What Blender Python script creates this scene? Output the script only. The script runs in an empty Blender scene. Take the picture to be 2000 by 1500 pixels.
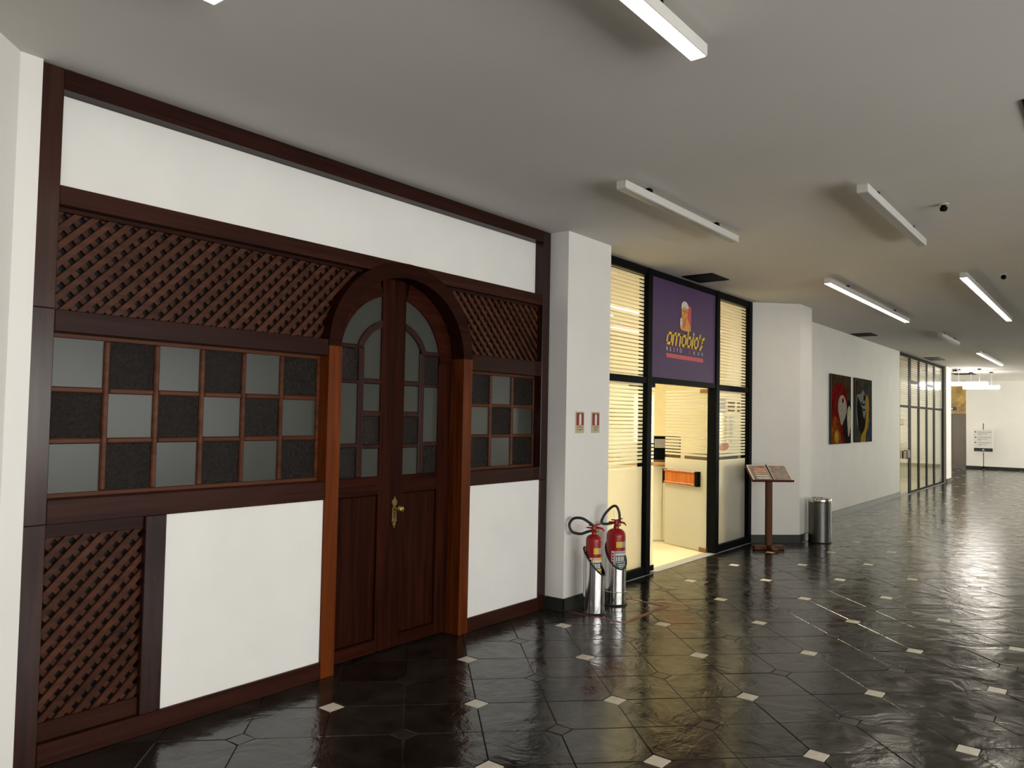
import bpy, bmesh, math, random
from mathutils import Vector, Matrix
random.seed(7)
S = bpy.context.scene
C = S.collection
PI = math.pi

# ------------------------------------------------------------------ camera
EYE = Vector((0, 0, 1.6262))
R_ = Vector((0.61358974, -0.78939899, 0.018891))
U_ = Vector((-0.04319642, -0.00966862, 0.99901981))
F_ = Vector((0.78844258, 0.61380433, 0.04003177))
FPX = 1528.88
cam = bpy.data.cameras.new('camera')
cam.sensor_width = 36.0
cam.lens = FPX / 2000 * 36
cam.clip_start = 0.05
cam.clip_end = 200
camo = bpy.data.objects.new('camera', cam)
C.objects.link(camo)
M = Matrix((R_, U_, -F_)).transposed().to_4x4()
M.translation = EYE
camo.matrix_world = M
S.camera = camo

# ------------------------------------------------------------------ world, light, exposure
w = bpy.data.worlds.new('sky')
S.world = w
w.use_nodes = True
w.node_tree.nodes['Background'].inputs[0].default_value = (0.75, 0.85, 1.0, 1)
w.node_tree.nodes['Background'].inputs[1].default_value = 0.6
S.view_settings.view_transform = 'Standard'
S.view_settings.look = 'None'
S.view_settings.gamma = 1
S.view_settings.use_curve_mapping = False
S.view_settings.exposure = 0.0

CEIL = 3.204
YW = 3.865          # front of the timber facade
YO = -4.3           # inner face of the window wall across the hall
def area(name, loc, rot, sx, sy, power, col):
    l = bpy.data.lights.new(name, 'AREA')
    l.shape = 'RECTANGLE'; l.size = sx; l.size_y = sy
    l.energy = power; l.color = col
    o = bpy.data.objects.new(name, l)
    C.objects.link(o)
    o.location = loc; o.rotation_euler = rot
    return o
# daylight outside the windows of the hall, the last overdriven to brighten the end wall (the window wall stands across from the facade)
WIN = [(-3.4, -0.9), (-0.5, 2.0), (2.4, 4.9), (5.3, 7.8)]
WIN2 = [(14.5, 17.0), (22.0, 24.5), (29.9, 32.8)]  # last window is an addition, there to light the end wall
for (a, b), pw in zip(WIN, (200, 205, 195, 125)):
    area('daylight', ((a + b) / 2, YO - 0.5, 1.6), (PI / 2, 0, 0), b - a, 1.7, pw, (1.0, 0.955, 0.965))
for (a, b), pw in zip(WIN2, (110, 130, 1500)):
    area('daylight', ((a + b) / 2, YO - 0.5, 1.6), (PI / 2, 0, 0), b - a, 1.7, pw, (1.0, 0.95, 0.86))

# ------------------------------------------------------------------ materials
MATS = {}
def nodes(name):
    m = bpy.data.materials.new(name)
    m.use_nodes = True
    nt = m.node_tree
    MATS[name] = m
    return m, nt, nt.nodes['Principled BSDF']
def plain(name, col, rough=0.5, metal=0.0, spec=0.5, var=0.06, scale=8.0, bump=0.0, bscale=60.0, coat=0.0):
    """procedural base: colour broken up by noise, optional fine relief"""
    m, nt, b = nodes(name)
    tc = nt.nodes.new('ShaderNodeTexCoord')
    n = nt.nodes.new('ShaderNodeTexNoise')
    n.inputs['Scale'].default_value = scale
    n.inputs['Detail'].default_value = 4
    nt.links.new(tc.outputs['Object'], n.inputs['Vector'])
    r = nt.nodes.new('ShaderNodeValToRGB')
    r.color_ramp.elements[0].position = 0.3
    r.color_ramp.elements[1].position = 0.7
    r.color_ramp.elements[0].color = tuple(c * (1 - var) for c in col) + (1,)
    r.color_ramp.elements[1].color = tuple(min(1, c * (1 + var)) for c in col) + (1,)
    nt.links.new(n.outputs['Fac'], r.inputs['Fac'])
    nt.links.new(r.outputs['Color'], b.inputs['Base Color'])
    b.inputs['Roughness'].default_value = rough
    b.inputs['Metallic'].default_value = metal
    b.inputs['Specular IOR Level'].default_value = spec
    b.inputs['Coat Weight'].default_value = coat
    if bump:
        n2 = nt.nodes.new('ShaderNodeTexNoise')
        n2.inputs['Scale'].default_value = bscale
        n2.inputs['Detail'].default_value = 5
        nt.links.new(tc.outputs['Object'], n2.inputs['Vector'])
        bp = nt.nodes.new('ShaderNodeBump')
        bp.inputs['Strength'].default_value = bump
        bp.inputs['Distance'].default_value = 0.01
        nt.links.new(n2.outputs['Fac'], bp.inputs['Height'])
        nt.links.new(bp.outputs['Normal'], b.inputs['Normal'])
    return m
def wood(name, dark, light, axis, rough=0.33, spec=0.13):
    m, nt, b = nodes(name)
    tc = nt.nodes.new('ShaderNodeTexCoord')
    oi = nt.nodes.new('ShaderNodeObjectInfo')
    mp = nt.nodes.new('ShaderNodeMapping')
    sc = [26, 26, 26]; sc['XYZ'.index(axis)] = 1.3
    mp.inputs['Scale'].default_value = sc
    ad = nt.nodes.new('ShaderNodeVectorMath'); ad.operation = 'ADD'
    nt.links.new(tc.outputs['Object'], ad.inputs[0])
    nt.links.new(oi.outputs['Random'], ad.inputs[1])
    nt.links.new(ad.outputs[0], mp.inputs['Vector'])
    n = nt.nodes.new('ShaderNodeTexNoise')
    n.inputs['Scale'].default_value = 1.0
    n.inputs['Detail'].default_value = 6
    n.inputs['Distortion'].default_value = 0.6
    nt.links.new(mp.outputs['Vector'], n.inputs['Vector'])
    r = nt.nodes.new('ShaderNodeValToRGB')
    r.color_ramp.elements[0].position = 0.32
    r.color_ramp.elements[1].position = 0.72
    r.color_ramp.elements[0].color = dark + (1,)
    r.color_ramp.elements[1].color = light + (1,)
    nt.links.new(n.outputs['Fac'], r.inputs['Fac'])
    hv = nt.nodes.new('ShaderNodeHueSaturation')
    mr = nt.nodes.new('ShaderNodeMapRange')
    mr.inputs['To Min'].default_value = 0.8; mr.inputs['To Max'].default_value = 1.25
    nt.links.new(oi.outputs['Random'], mr.inputs['Value'])
    nt.links.new(mr.outputs[0], hv.inputs['Value'])
    nt.links.new(r.outputs['Color'], hv.inputs['Color'])
    nt.links.new(hv.outputs['Color'], b.inputs['Base Color'])
    b.inputs['Roughness'].default_value = rough
    b.inputs['Specular IOR Level'].default_value = spec
    bp = nt.nodes.new('ShaderNodeBump')
    bp.inputs['Strength'].default_value = 0.08
    bp.inputs['Distance'].default_value = 0.004
    nt.links.new(n.outputs['Fac'], bp.inputs['Height'])
    nt.links.new(bp.outputs['Normal'], b.inputs['Normal'])
    return m
def emit(name, col, strength):
    m, nt, b = nodes(name)
    b.inputs['Base Color'].default_value = (0.8, 0.8, 0.8, 1)
    b.inputs['Emission Color'].default_value = col + (1,)
    b.inputs['Emission Strength'].default_value = strength
    return m

plain('white_paint', (0.80, 0.775, 0.745), 0.6, var=0.02, scale=2.5, bump=0.05, bscale=40)
plain('ceiling_paint', (0.68, 0.645, 0.61), 0.75, var=0.03, scale=0.9, bump=0.06, bscale=14)
plain('panel_paint', (0.84, 0.82, 0.795), 0.5, var=0.025, scale=3.0, bump=0.05, bscale=30)
plain('black_board', (0.006, 0.004, 0.004), 0.8)
plain('slate_skirting', (0.022, 0.023, 0.020), 0.4, spec=0.3, var=0.3, scale=6, bump=0.2, bscale=20)
WD = ((0.017, 0.0048, 0.0034), (0.038, 0.0112, 0.0070))
for ax in 'XZ':
    wood('timber_' + ax, WD[0], WD[1], ax, rough=0.24 if ax == 'Z' else 0.33, spec=0.32 if ax == 'Z' else 0.11)
    wood('door_timber_' + ax, (0.014, 0.0030, 0.0016), (0.036, 0.0080, 0.0036), ax, rough=0.42, spec=0.05)
    wood('door_muntin_' + ax, (0.016, 0.0045, 0.003), (0.034, 0.010, 0.006), ax, spec=0.2)
wood('post_timber', (0.075, 0.015, 0.0025), (0.17, 0.038, 0.006), 'Z', rough=0.35)
wood('lattice_timber', (0.036, 0.012, 0.0065), (0.080, 0.028, 0.0135), 'X', rough=0.45)
wood('muntin_timber', (0.045, 0.014, 0.006), (0.11, 0.035, 0.014), 'X', rough=0.35)
wood('stand_wood', (0.055, 0.017, 0.006), (0.13, 0.045, 0.014), 'Z', rough=0.35)
wood('handle_wood', (0.22, 0.06, 0.012), (0.38, 0.12, 0.025), 'Z', rough=0.3)
plain('frosted_pane', (0.044, 0.046, 0.039), 0.30, var=0.12, scale=2.2, bump=0.05, bscale=25, spec=0.42)
plain('dark_pane', (0.010, 0.0065, 0.005), 0.25, var=0.5, scale=40, bump=1.0, bscale=110, spec=0.24)
plain('black_metal', (0.0055, 0.006, 0.006), 0.4, var=0.15, spec=0.015)
plain('brass', (0.42, 0.30, 0.11), 0.28, metal=1.0, var=0.25, scale=60)
plain('bronze_patch', (0.20, 0.11, 0.05), 0.35, metal=0.7, var=0.1)
plain('steel', (0.62, 0.61, 0.59), 0.16, metal=1.0, var=0.04, scale=12)
plain('brushed_steel', (0.15, 0.145, 0.135), 0.32, metal=1.0, var=0.06, scale=12)
plain('red_paint', (0.30, 0.006, 0.006), 0.28, var=0.08, coat=0.15, spec=0.35)
plain('red_print', (0.24, 0.006, 0.008), 0.5, var=0.05)
plain('red_tape', (0.19, 0.022, 0.017), 0.4, var=0.25, scale=20)
plain('black_rubber', (0.010, 0.010, 0.011), 0.4)
plain('label_white', (0.72, 0.70, 0.68), 0.45, var=0.03)
plain('label_yellow', (0.75, 0.48, 0.02), 0.45, var=0.05)
plain('label_green', (0.05, 0.13, 0.12), 0.45, var=0.1)
plain('label_dark', (0.02, 0.02, 0.022), 0.5, var=0.1)
plain('label_grey', (0.34, 0.33, 0.33), 0.5, var=0.1)
plain('label_beige', (0.52, 0.42, 0.27), 0.5, var=0.08, scale=40)
plain('print_brown', (0.20, 0.12, 0.045), 0.5)
plain('sign_purple', (0.090, 0.046, 0.125), 0.45, spec=0.12, var=0.07, scale=1.2)
plain('sign_yellow', (0.85, 0.58, 0.02), 0.5, var=0.05)
plain('sign_gold', (0.78, 0.30, 0.03), 0.5, var=0.35, scale=16)
plain('sign_orange', (0.60, 0.16, 0.02), 0.5, var=0.2, scale=20)
plain('sign_foam', (0.75, 0.66, 0.60), 0.5, var=0.2, scale=25)
plain('sign_red', (0.62, 0.05, 0.07), 0.5, var=0.05)
plain('cream_wall', (0.82, 0.76, 0.55), 0.6, var=0.03)
plain('cream_board', (0.82, 0.77, 0.60), 0.5, var=0.03)
plain('tan_wall', (0.62, 0.42, 0.18), 0.6, var=0.05)
plain('cream_floor', (0.80, 0.70, 0.48), 0.35, var=0.05, scale=3)
plain('counter_top', (0.55, 0.27, 0.08), 0.3, var=0.1)
plain('lamp_white', (0.62, 0.60, 0.57), 0.4, var=0.02)
plain('lamp_diffuser_off', (0.42, 0.40, 0.37), 0.35, var=0.02)
plain('far_door_grey', (0.20, 0.17, 0.145), 0.4, var=0.05)
plain('stone_yellow', (0.55, 0.36, 0.13), 0.6, var=0.45, scale=4, bump=0.3, bscale=8)
plain('blue_plate', (0.03, 0.06, 0.18), 0.4)
plain('grey_print', (0.30, 0.29, 0.28), 0.6)
plain('menu_tan', (0.30, 0.22, 0.17), 0.3, var=0.35, scale=14, spec=0.7)
plain('menu_orange', (0.80, 0.36, 0.22), 0.3, var=0.2, scale=14)
plain('menu_frame', (0.80, 0.74, 0.66), 0.3)
emit('lamp_lit', (1.0, 0.90, 0.76), 16.0)
emit('pendant_lit', (1.0, 0.94, 0.86), 24.0)
emit('room_lit', (1.0, 0.95, 0.82), 16.0)
emit('warm_lit', (1.0, 0.92, 0.64), 36.0)

def slate(name):
    m, nt, b = nodes(name)
    L = nt.links.new
    tc = nt.nodes.new('ShaderNodeTexCoord')
    geo = nt.nodes.new('ShaderNodeNewGeometry')
    oi = nt.nodes.new('ShaderNodeObjectInfo')
    n1 = nt.nodes.new('ShaderNodeTexNoise')
    n1.inputs['Scale'].default_value = 5.0; n1.inputs['Detail'].default_value = 7; n1.inputs['Roughness'].default_value = 0.65
    L(geo.outputs['Position'], n1.inputs['Vector'])
    r = nt.nodes.new('ShaderNodeValToRGB')
    cr = r.color_ramp
    cr.elements[0].position = 0.30; cr.elements[0].color = (0.0050, 0.0046, 0.0040, 1)
    cr.elements[1].position = 0.75; cr.elements[1].color = (0.030, 0.0255, 0.0195, 1)
    L(n1.outputs['Fac'], r.inputs['Fac'])
    hv = nt.nodes.new('ShaderNodeHueSaturation')
    mr = nt.nodes.new('ShaderNodeMapRange')
    mr.inputs['To Min'].default_value = 0.65; mr.inputs['To Max'].default_value = 1.4
    L(oi.outputs['Random'], mr.inputs['Value']); L(mr.outputs[0], hv.inputs['Value'])
    L(r.outputs['Color'], hv.inputs['Color']); L(hv.outputs['Color'], b.inputs['Base Color'])
    n2 = nt.nodes.new('ShaderNodeTexNoise')
    n2.inputs['Scale'].default_value = 9.0; n2.inputs['Detail'].default_value = 3
    L(geo.outputs['Position'], n2.inputs['Vector'])
    rr = nt.nodes.new('ShaderNodeMapRange')
    rr.inputs['From Min'].default_value = 0.3; rr.inputs['From Max'].default_value = 0.7
    rr.inputs['To Min'].default_value = 0.10; rr.inputs['To Max'].default_value = 0.24
    L(n2.outputs['Fac'], rr.inputs['Value']); L(rr.outputs[0], b.inputs['Roughness'])
    b.inputs['Specular IOR Level'].default_value = 0.45
    # riven surface: soft waves and a few sharp cleft lines
    n3 = nt.nodes.new('ShaderNodeTexNoise')
    n3.inputs['Scale'].default_value = 3.2; n3.inputs['Detail'].default_value = 5; n3.inputs['Roughness'].default_value = 0.55
    n3.inputs['Distortion'].default_value = 0.8
    L(geo.outputs['Position'], n3.inputs['Vector'])
    n4 = nt.nodes.new('ShaderNodeTexNoise')
    n4.noise_type = 'RIDGED_MULTIFRACTAL'
    n4.inputs['Scale'].default_value = 2.6; n4.inputs['Detail'].default_value = 4
    L(geo.outputs['Position'], n4.inputs['Vector'])
    ma = nt.nodes.new('ShaderNodeMath'); ma.operation = 'MULTIPLY_ADD'
    ma.inputs[1].default_value = 0.18
    L(n4.outputs['Fac'], ma.inputs[0]); L(n3.outputs['Fac'], ma.inputs[2])
    bp = nt.nodes.new('ShaderNodeBump')
    bp.inputs['Strength'].default_value = 0.42
    bp.inputs['Distance'].default_value = 0.02
    L(ma.outputs[0], bp.inputs['Height']); L(bp.outputs['Normal'], b.inputs['Normal'])
    return m
slate('slate')
plain('slate_dot', (0.030, 0.022, 0.018), 0.25, var=0.3, scale=20)
plain('marble_dot', (0.66, 0.60, 0.50), 0.35, var=0.10, scale=18)
plain('grout', (0.020, 0.018, 0.016), 0.45, var=0.2)

def glass_mat(name, frost_to=None, stripes=None, film=(0.88, 0.86, 0.78), duty=0.55, pitch=0.04):
    """clear glass with white film: frosted below frost_to, striped bands in stripes=(z0,z1)"""
    m = bpy.data.materials.new(name); m.use_nodes = True; MATS[name] = m
    nt = m.node_tree; L = nt.links.new
    nt.nodes.clear()
    out = nt.nodes.new('ShaderNodeOutputMaterial')
    tr = nt.nodes.new('ShaderNodeBsdfTransparent'); tr.inputs[0].default_value = (0.93, 0.95, 0.92, 1)
    gl = nt.nodes.new('ShaderNodeBsdfGlossy'); gl.inputs['Roughness'].default_value = 0.02
    fr = nt.nodes.new('ShaderNodeFresnel')
    gb = nt.nodes.new('ShaderNodeNewGeometry')
    io = nt.nodes.new('ShaderNodeMapRange'); io.inputs['To Min'].default_value = 1.5; io.inputs['To Max'].default_value = 1 / 1.5
    L(gb.outputs['Backfacing'], io.inputs['Value']); L(io.outputs[0], fr.inputs[0])
    clear = nt.nodes.new('ShaderNodeMixShader')
    L(fr.outputs[0], clear.inputs[0]); L(tr.outputs[0], clear.inputs[1]); L(gl.outputs[0], clear.inputs[2])
    if frost_to is None and stripes is None:
        L(clear.outputs[0], out.inputs[0]); return m
    tl = nt.nodes.new('ShaderNodeBsdfTranslucent'); tl.inputs[0].default_value = film + (1,)
    df = nt.nodes.new('ShaderNodeBsdfDiffuse'); df.inputs[0].default_value = film + (1,)
    m1 = nt.nodes.new('ShaderNodeMixShader'); m1.inputs[0].default_value = 0.28
    L(tl.outputs[0], m1.inputs[1]); L(df.outputs[0], m1.inputs[2])
    m2 = nt.nodes.new('ShaderNodeMixShader')
    gl2 = nt.nodes.new('ShaderNodeBsdfGlossy'); gl2.inputs['Roughness'].default_value = 0.12
    fr2 = nt.nodes.new('ShaderNodeFresnel'); L(io.outputs[0], fr2.inputs[0])
    L(fr2.outputs[0], m2.inputs[0]); L(m1.outputs[0], m2.inputs[1]); L(gl2.outputs[0], m2.inputs[2])
    geo = nt.nodes.new('ShaderNodeNewGeometry')
    sx = nt.nodes.new('ShaderNodeSeparateXYZ'); L(geo.outputs['Position'], sx.inputs[0])
    def math_(op, a, b):
        n = nt.nodes.new('ShaderNodeMath'); n.operation = op
        for i, v in enumerate((a, b)):
            if v is None: continue
            if isinstance(v, (int, float)): n.inputs[i].default_value = v
            else: L(v, n.inputs[i])
        return n.outputs[0]
    z = sx.outputs['Z']
    fac = None
    if frost_to is not None:
        fac = math_('LESS_THAN', z, frost_to)
    if stripes is not None:
        q = math_('FRACT', math_('DIVIDE', z, pitch), None)
        s = math_('LESS_THAN', q, duty)
        s = math_('MULTIPLY', s, math_('GREATER_THAN', z, stripes[0]))
        s = math_('MULTIPLY', s, math_('LESS_THAN', z, stripes[1]))
        fac = s if fac is None else math_('MAXIMUM', fac, s)
    fin = nt.nodes.new('ShaderNodeMixShader')
    L(fac, fin.inputs[0]); L(clear.outputs[0], fin.inputs[1]); L(m2.outputs[0], fin.inputs[2])
    L(fin.outputs[0], out.inputs[0])
    return m
glass_mat('film_glass', frost_to=1.12, stripes=(1.15, 3.2), duty=0.62)
glass_mat('film_glass_upper', stripes=(2.0, 3.2), duty=0.55, pitch=0.05)
glass_mat('film_glass_door', stripes=(0.96, 2.0), duty=0.5, pitch=0.05)
glass_mat('clear_glass')

# ------------------------------------------------------------------ mesh helpers
class MB:
    def __init__(s): s.v = []; s.f = []; s.m = []; s.cm = 0
    def add(s, vs, fs):
        o = len(s.v); s.v += [tuple(v) for v in vs]
        for f in fs: s.f.append(tuple(i + o for i in f)); s.m.append(s.cm)
        return s
    def mat(s, i): s.cm = i; return s
    def box(s, x0, x1, y0, y1, z0, z1):
        return s.add([(x0, y0, z0), (x1, y0, z0), (x1, y1, z0), (x0, y1, z0), (x0, y0, z1), (x1, y0, z1), (x1, y1, z1), (x0, y1, z1)],
                     [(0, 3, 2, 1), (4, 5, 6, 7), (0, 1, 5, 4), (1, 2, 6, 5), (2, 3, 7, 6), (3, 0, 4, 7)])
    def prism(s, poly, f0, f1):
        """poly: 2-D points; f0/f1 map (a,b) to the two caps"""
        n = len(poly)
        vs = [f0(*p) for p in poly] + [f1(*p) for p in poly]
        fs = [tuple(range(n)), tuple(range(2 * n - 1, n - 1, -1))]
        fs += [(i, n + i, n + (i + 1) % n, (i + 1) % n) for i in range(n)]
        return s.add(vs, fs)
    def xz(s, poly, y0, y1):
        return s.prism(poly, lambda a, b: (a, y0, b), lambda a, b: (a, y1, b))
    def xy(s, poly, z0, z1):
        return s.prism(poly, lambda a, b: (a, b, z1), lambda a, b: (a, b, z0))
    def lathe(s, prof, c=(0, 0, 0), n=32, axis='Z'):
        """prof: (radius, height) from bottom to top"""
        k = len(prof); vs = []
        for r, h in prof:
            for i in range(n):
                a = 2 * PI * i / n
                p = (r * math.cos(a), r * math.sin(a), h)
                if axis == 'Y': p = (p[0], -p[2], p[1])
                if axis == 'X': p = (p[2], p[0], p[1])
                vs.append((c[0] + p[0], c[1] + p[1], c[2] + p[2]))
        fs = [(j * n + i, j * n + (i + 1) % n, (j + 1) * n + (i + 1) % n, (j + 1) * n + i) for j in range(k - 1) for i in range(n)]
        fs += [tuple(range(n - 1, -1, -1)), tuple(range((k - 1) * n, k * n))]
        return s.add(vs, fs)
    def tube(s, pts, r, n=10, closed=False):
        pts = [Vector(p) for p in pts]; k = len(pts); vs = []
        up = None
        for i, p in enumerate(pts):
            a = pts[(i - 1) % k] if (closed or i > 0) else p
            b = pts[(i + 1) % k] if (closed or i < k - 1) else p
            t = (b - a).normalized()
            if up is None:
                up = t.orthogonal().normalized()
            up = (up - t * up.dot(t)).normalized()
            q = t.cross(up)
            rr = r[i] if isinstance(r, (list, tuple)) else r
            for j in range(n):
                an = 2 * PI * j / n
                vs.append(p + (up * math.cos(an) + q * math.sin(an)) * rr)
        fs = []
        for i in range(k if closed else k - 1):
            i2 = (i + 1) % k
            fs += [(i * n + j, i * n + (j + 1) % n, i2 * n + (j + 1) % n, i2 * n + j) for j in range(n)]
        if not closed:
            fs += [tuple(range(n - 1, -1, -1)), tuple(range((k - 1) * n, k * n))]
        return s.add(vs, fs)
    def mesh(s, name, mats, bevel=0.0, smooth=False):
        me = bpy.data.meshes.new(name)
        me.from_pydata(s.v, [], s.f)
        if not isinstance(mats, (list, tuple)): mats = [mats]
        for m in mats: me.materials.append(MATS[m])
        for p, i in zip(me.polygons, s.m): p.material_index = i
        bm = bmesh.new(); bm.from_mesh(me)
        bmesh.ops.recalc_face_normals(bm, faces=bm.faces)
        if bevel:
            bmesh.ops.bevel(bm, geom=[e for e in bm.edges if len(e.link_faces) == 2 and e.calc_face_angle(0) > 0.6],
                            offset=bevel, segments=1, affect='EDGES', profile=0.7)
        bm.to_mesh(me); bm.free()
        if smooth:
            for p in me.polygons: p.use_smooth = True
            me.set_sharp_from_angle(angle=math.radians(38))
        return me
    def build(s, name, mats, parent=None, bevel=0.0, smooth=False, loc=None, rot=None):
        o = bpy.data.objects.new(name, s.mesh(name, mats, bevel, smooth))
        C.objects.link(o)
        if parent is not None: o.parent = parent
        if loc is not None: o.location = loc
        if rot is not None: o.rotation_euler = rot
        return o
def tag(o, label, cat=None, group=None, kind=None):
    o['label'] = label
    if cat: o['category'] = cat
    if group: o['group'] = group
    if kind: o['kind'] = kind
    return o
def thing(name, label, cat, loc=(0, 0, 0), group=None, rot=(0, 0, 0), kind=None):
    o = bpy.data.objects.new(name, None)
    o.empty_display_size = 0.1
    C.objects.link(o); o.location = loc; o.rotation_euler = rot
    return tag(o, label, cat, group, kind)
def copy_tree(o, parent=None):
    c = o.copy(); C.objects.link(c); c.parent = parent
    for ch in list(o.children): copy_tree(ch, c)
    return c
def clip(poly, a, b, c):
    """keep a*x+b*y<=c"""
    out = []
    for i in range(len(poly)):
        p, q = poly[i], poly[(i + 1) % len(poly)]
        dp, dq = a * p[0] + b * p[1] - c, a * q[0] + b * q[1] - c
        if dp <= 0: out.append(p)
        if (dp < 0 < dq) or (dq < 0 < dp):
            t = dp / (dp - dq); out.append((p[0] + t * (q[0] - p[0]), p[1] + t * (q[1] - p[1])))
    return out
def struct(name, mb, mats, label, bevel=0, parent=None):
    o = mb.build(name, mats, parent, bevel=bevel)
    if parent is None: tag(o, label, None, None, 'structure')
    return o
def text_mesh(body, size, mat, extrude=0.0006, spacing=1.0):
    cu = bpy.data.curves.new('lettering', 'FONT')
    cu.body = body; cu.size = size; cu.extrude = extrude
    cu.align_x = 'CENTER'; cu.align_y = 'CENTER'; cu.space_character = spacing
    t = bpy.data.objects.new('lettering', cu); C.objects.link(t)
    dg = bpy.context.evaluated_depsgraph_get(); dg.update()
    me = bpy.data.meshes.new_from_object(t.evaluated_get(dg))
    bpy.data.objects.remove(t)
    me.materials.clear(); me.materials.append(MATS[mat])
    return me
def text(body, size, mat, parent, loc, rot=(PI / 2, 0, 0), name='lettering', spacing=1.0, sx=1.0):
    o = bpy.data.objects.new(name, text_mesh(body, size, mat, spacing=spacing))
    C.objects.link(o); o.parent = parent; o.location = loc; o.rotation_euler = rot; o.scale = (sx, 1, 1)
    return o
def smooth_poly(pts, n=5):
    out = []; k = len(pts)
    for i in range(k):
        p0, p1, p2, p3 = (pts[(i + d) % k] for d in (-1, 0, 1, 2))
        for j in range(n):
            t = j / n
            out.append(tuple(0.5 * ((2 * p1[c]) + (-p0[c] + p2[c]) * t + (2 * p0[c] - 5 * p1[c] + 4 * p2[c] - p3[c]) * t * t
                       + (-p0[c] + 3 * p1[c] - 3 * p2[c] + p3[c]) * t ** 3) for c in (0, 1)))
    return out

# ================================================================== SETTING
X0, X1 = -5.0, 33.0
struct('ceiling', MB().box(X0 - .3, 36, YO - .3, 9.3, CEIL, CEIL + .2), 'ceiling_paint', 'smooth plastered grey white ceiling of the hall')

# ---- floor: grout bed, slate tiles with clipped corners, light and dark inlays
floor = struct('floor', MB().box(X0, 36, YO, 3.92, -0.12, -0.006).box(X0, 6.19, 3.92, 4.13, -0.12, -0.006).box(25.15, 36, 3.92, 5.6, -0.12, -0.006), 'grout', 'polished dark slate floor with small light stone inlays')
ANG = -0.788472; OX, OY = 2.87266, 3.45377; H_ = 0.4
EA = (math.cos(ANG) * H_, math.sin(ANG) * H_); EB = (-math.sin(ANG) * H_, math.cos(ANG) * H_)
def lat(m, n): return (OX + m * EA[0] + n * EB[0], OY + m * EA[1] + n * EB[1])
def inframe(x, y, mx=0.06):
    d = Vector((x, y, 0)) - EYE; z = d.dot(F_)
    if z < 0.3: return False
    u = 0.5 + FPX * d.dot(R_) / z / 2000; v = 0.5 - FPX * d.dot(U_) / z / 1500
    return -mx < u < 1 + mx and -mx < v < 1 + mx
G = 0.0035 / 2 / H_; CL = 0.0707 / H_ + 0.004
def tile_poly(m, n):
    """local unit square with two opposite corners clipped, in (a,b) tile coordinates"""
    lo, hi = G, 1 - G
    if (m - n) % 2 == 0: return [(CL, lo), (hi, lo), (hi, 1 - CL), (1 - CL, hi), (lo, hi), (lo, CL)]
    return [(lo, lo), (1 - CL, lo), (hi, CL), (hi, hi), (CL, hi), (lo, 1 - CL)]
def to_world(p, m, n): return lat(m + p[0], n + p[1])
LIMX = X1 + 0.15
def clip_room(poly, cx):
    poly = clip(poly, 0, 1, 4.05 if cx < 6.0 else 5.58 if cx > 25.3 else 3.915); poly = clip(poly, 0, -1, -YO)
    poly = clip(poly, 1, 0, LIMX); return clip(poly, -1, 0, -X0)
TH = 0.010
def tile_mesh(poly):
    b = MB(); b.xy(poly, -TH, 0.0)
    return b.mesh('tile', 'slate', bevel=0.0022)
variants = {}
for par in (0, 1):
    for k in range(3):
        poly = [(p[0] - .5, p[1] - .5) for p in tile_poly(0, par)]
        poly = [((q[0] * EA[0] + q[1] * EB[0]), (q[0] * EA[1] + q[1] * EB[1])) for q in poly]
        if k:   # chipped outline: a point nudged inwards on two edges
            i = random.randrange(len(poly)); a, c2 = poly[i], poly[(i + 1) % len(poly)]
            t = random.uniform(.3, .7); mid = (a[0] + t * (c2[0] - a[0]), a[1] + t * (c2[1] - a[1]))
            poly.insert(i + 1, (mid[0] * (1 - .012), mid[1] * (1 - .012)))
        variants[par, k] = tile_mesh(poly)
near, rest = [], []
for m in range(-40, 75):
    for n in range(-40, 75):
        cx, cy = lat(m + .5, n + .5)
        if not (X0 - .4 < cx < X1 + .4 and YO - .4 < cy < (5.8 if cx > 25 else 4.3)): continue
        poly = [to_world(p, m, n) for p in tile_poly(m, n)]
        cp = clip_room(poly, cx)
        if len(cp) < 3: continue
        ar = abs(sum(cp[i][0] * cp[(i + 1) % len(cp)][1] - cp[(i + 1) % len(cp)][0] * cp[i][1] for i in range(len(cp)))) / 2
        if ar < 0.002: continue
        vis = inframe(cx, cy) and cy < 3.95 and (cx > 1.0)
        (near if vis else rest).append((math.hypot(cx, cy), m, n, cx, cy, cp, ar))
near.sort()
rest += near[300:]; near = near[:300]
for d, m, n, cx, cy, cp, ar in near:
    if ar > 0.151:
        o = bpy.data.objects.new('tile', variants[(m - n) % 2, random.choice((0, 0, 1, 2))])
        o.location = (cx, cy, random.uniform(-0.0012, 0.0))
        o.rotation_euler = (random.gauss(0, .0022), random.gauss(0, .0022), 0)
    else:
        o = bpy.data.objects.new('tile', tile_mesh(cp))
        o.location = (0, 0, random.uniform(-0.001, 0.0))
    C.objects.link(o); o.parent = floor
b = MB()
for d, m, n, cx, cy, cp, ar in rest: b.xy(cp, -TH, random.uniform(-0.0012, 0))
o = b.build('distant_tiles', 'slate', floor); o['kind'] = 'stuff'
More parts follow.
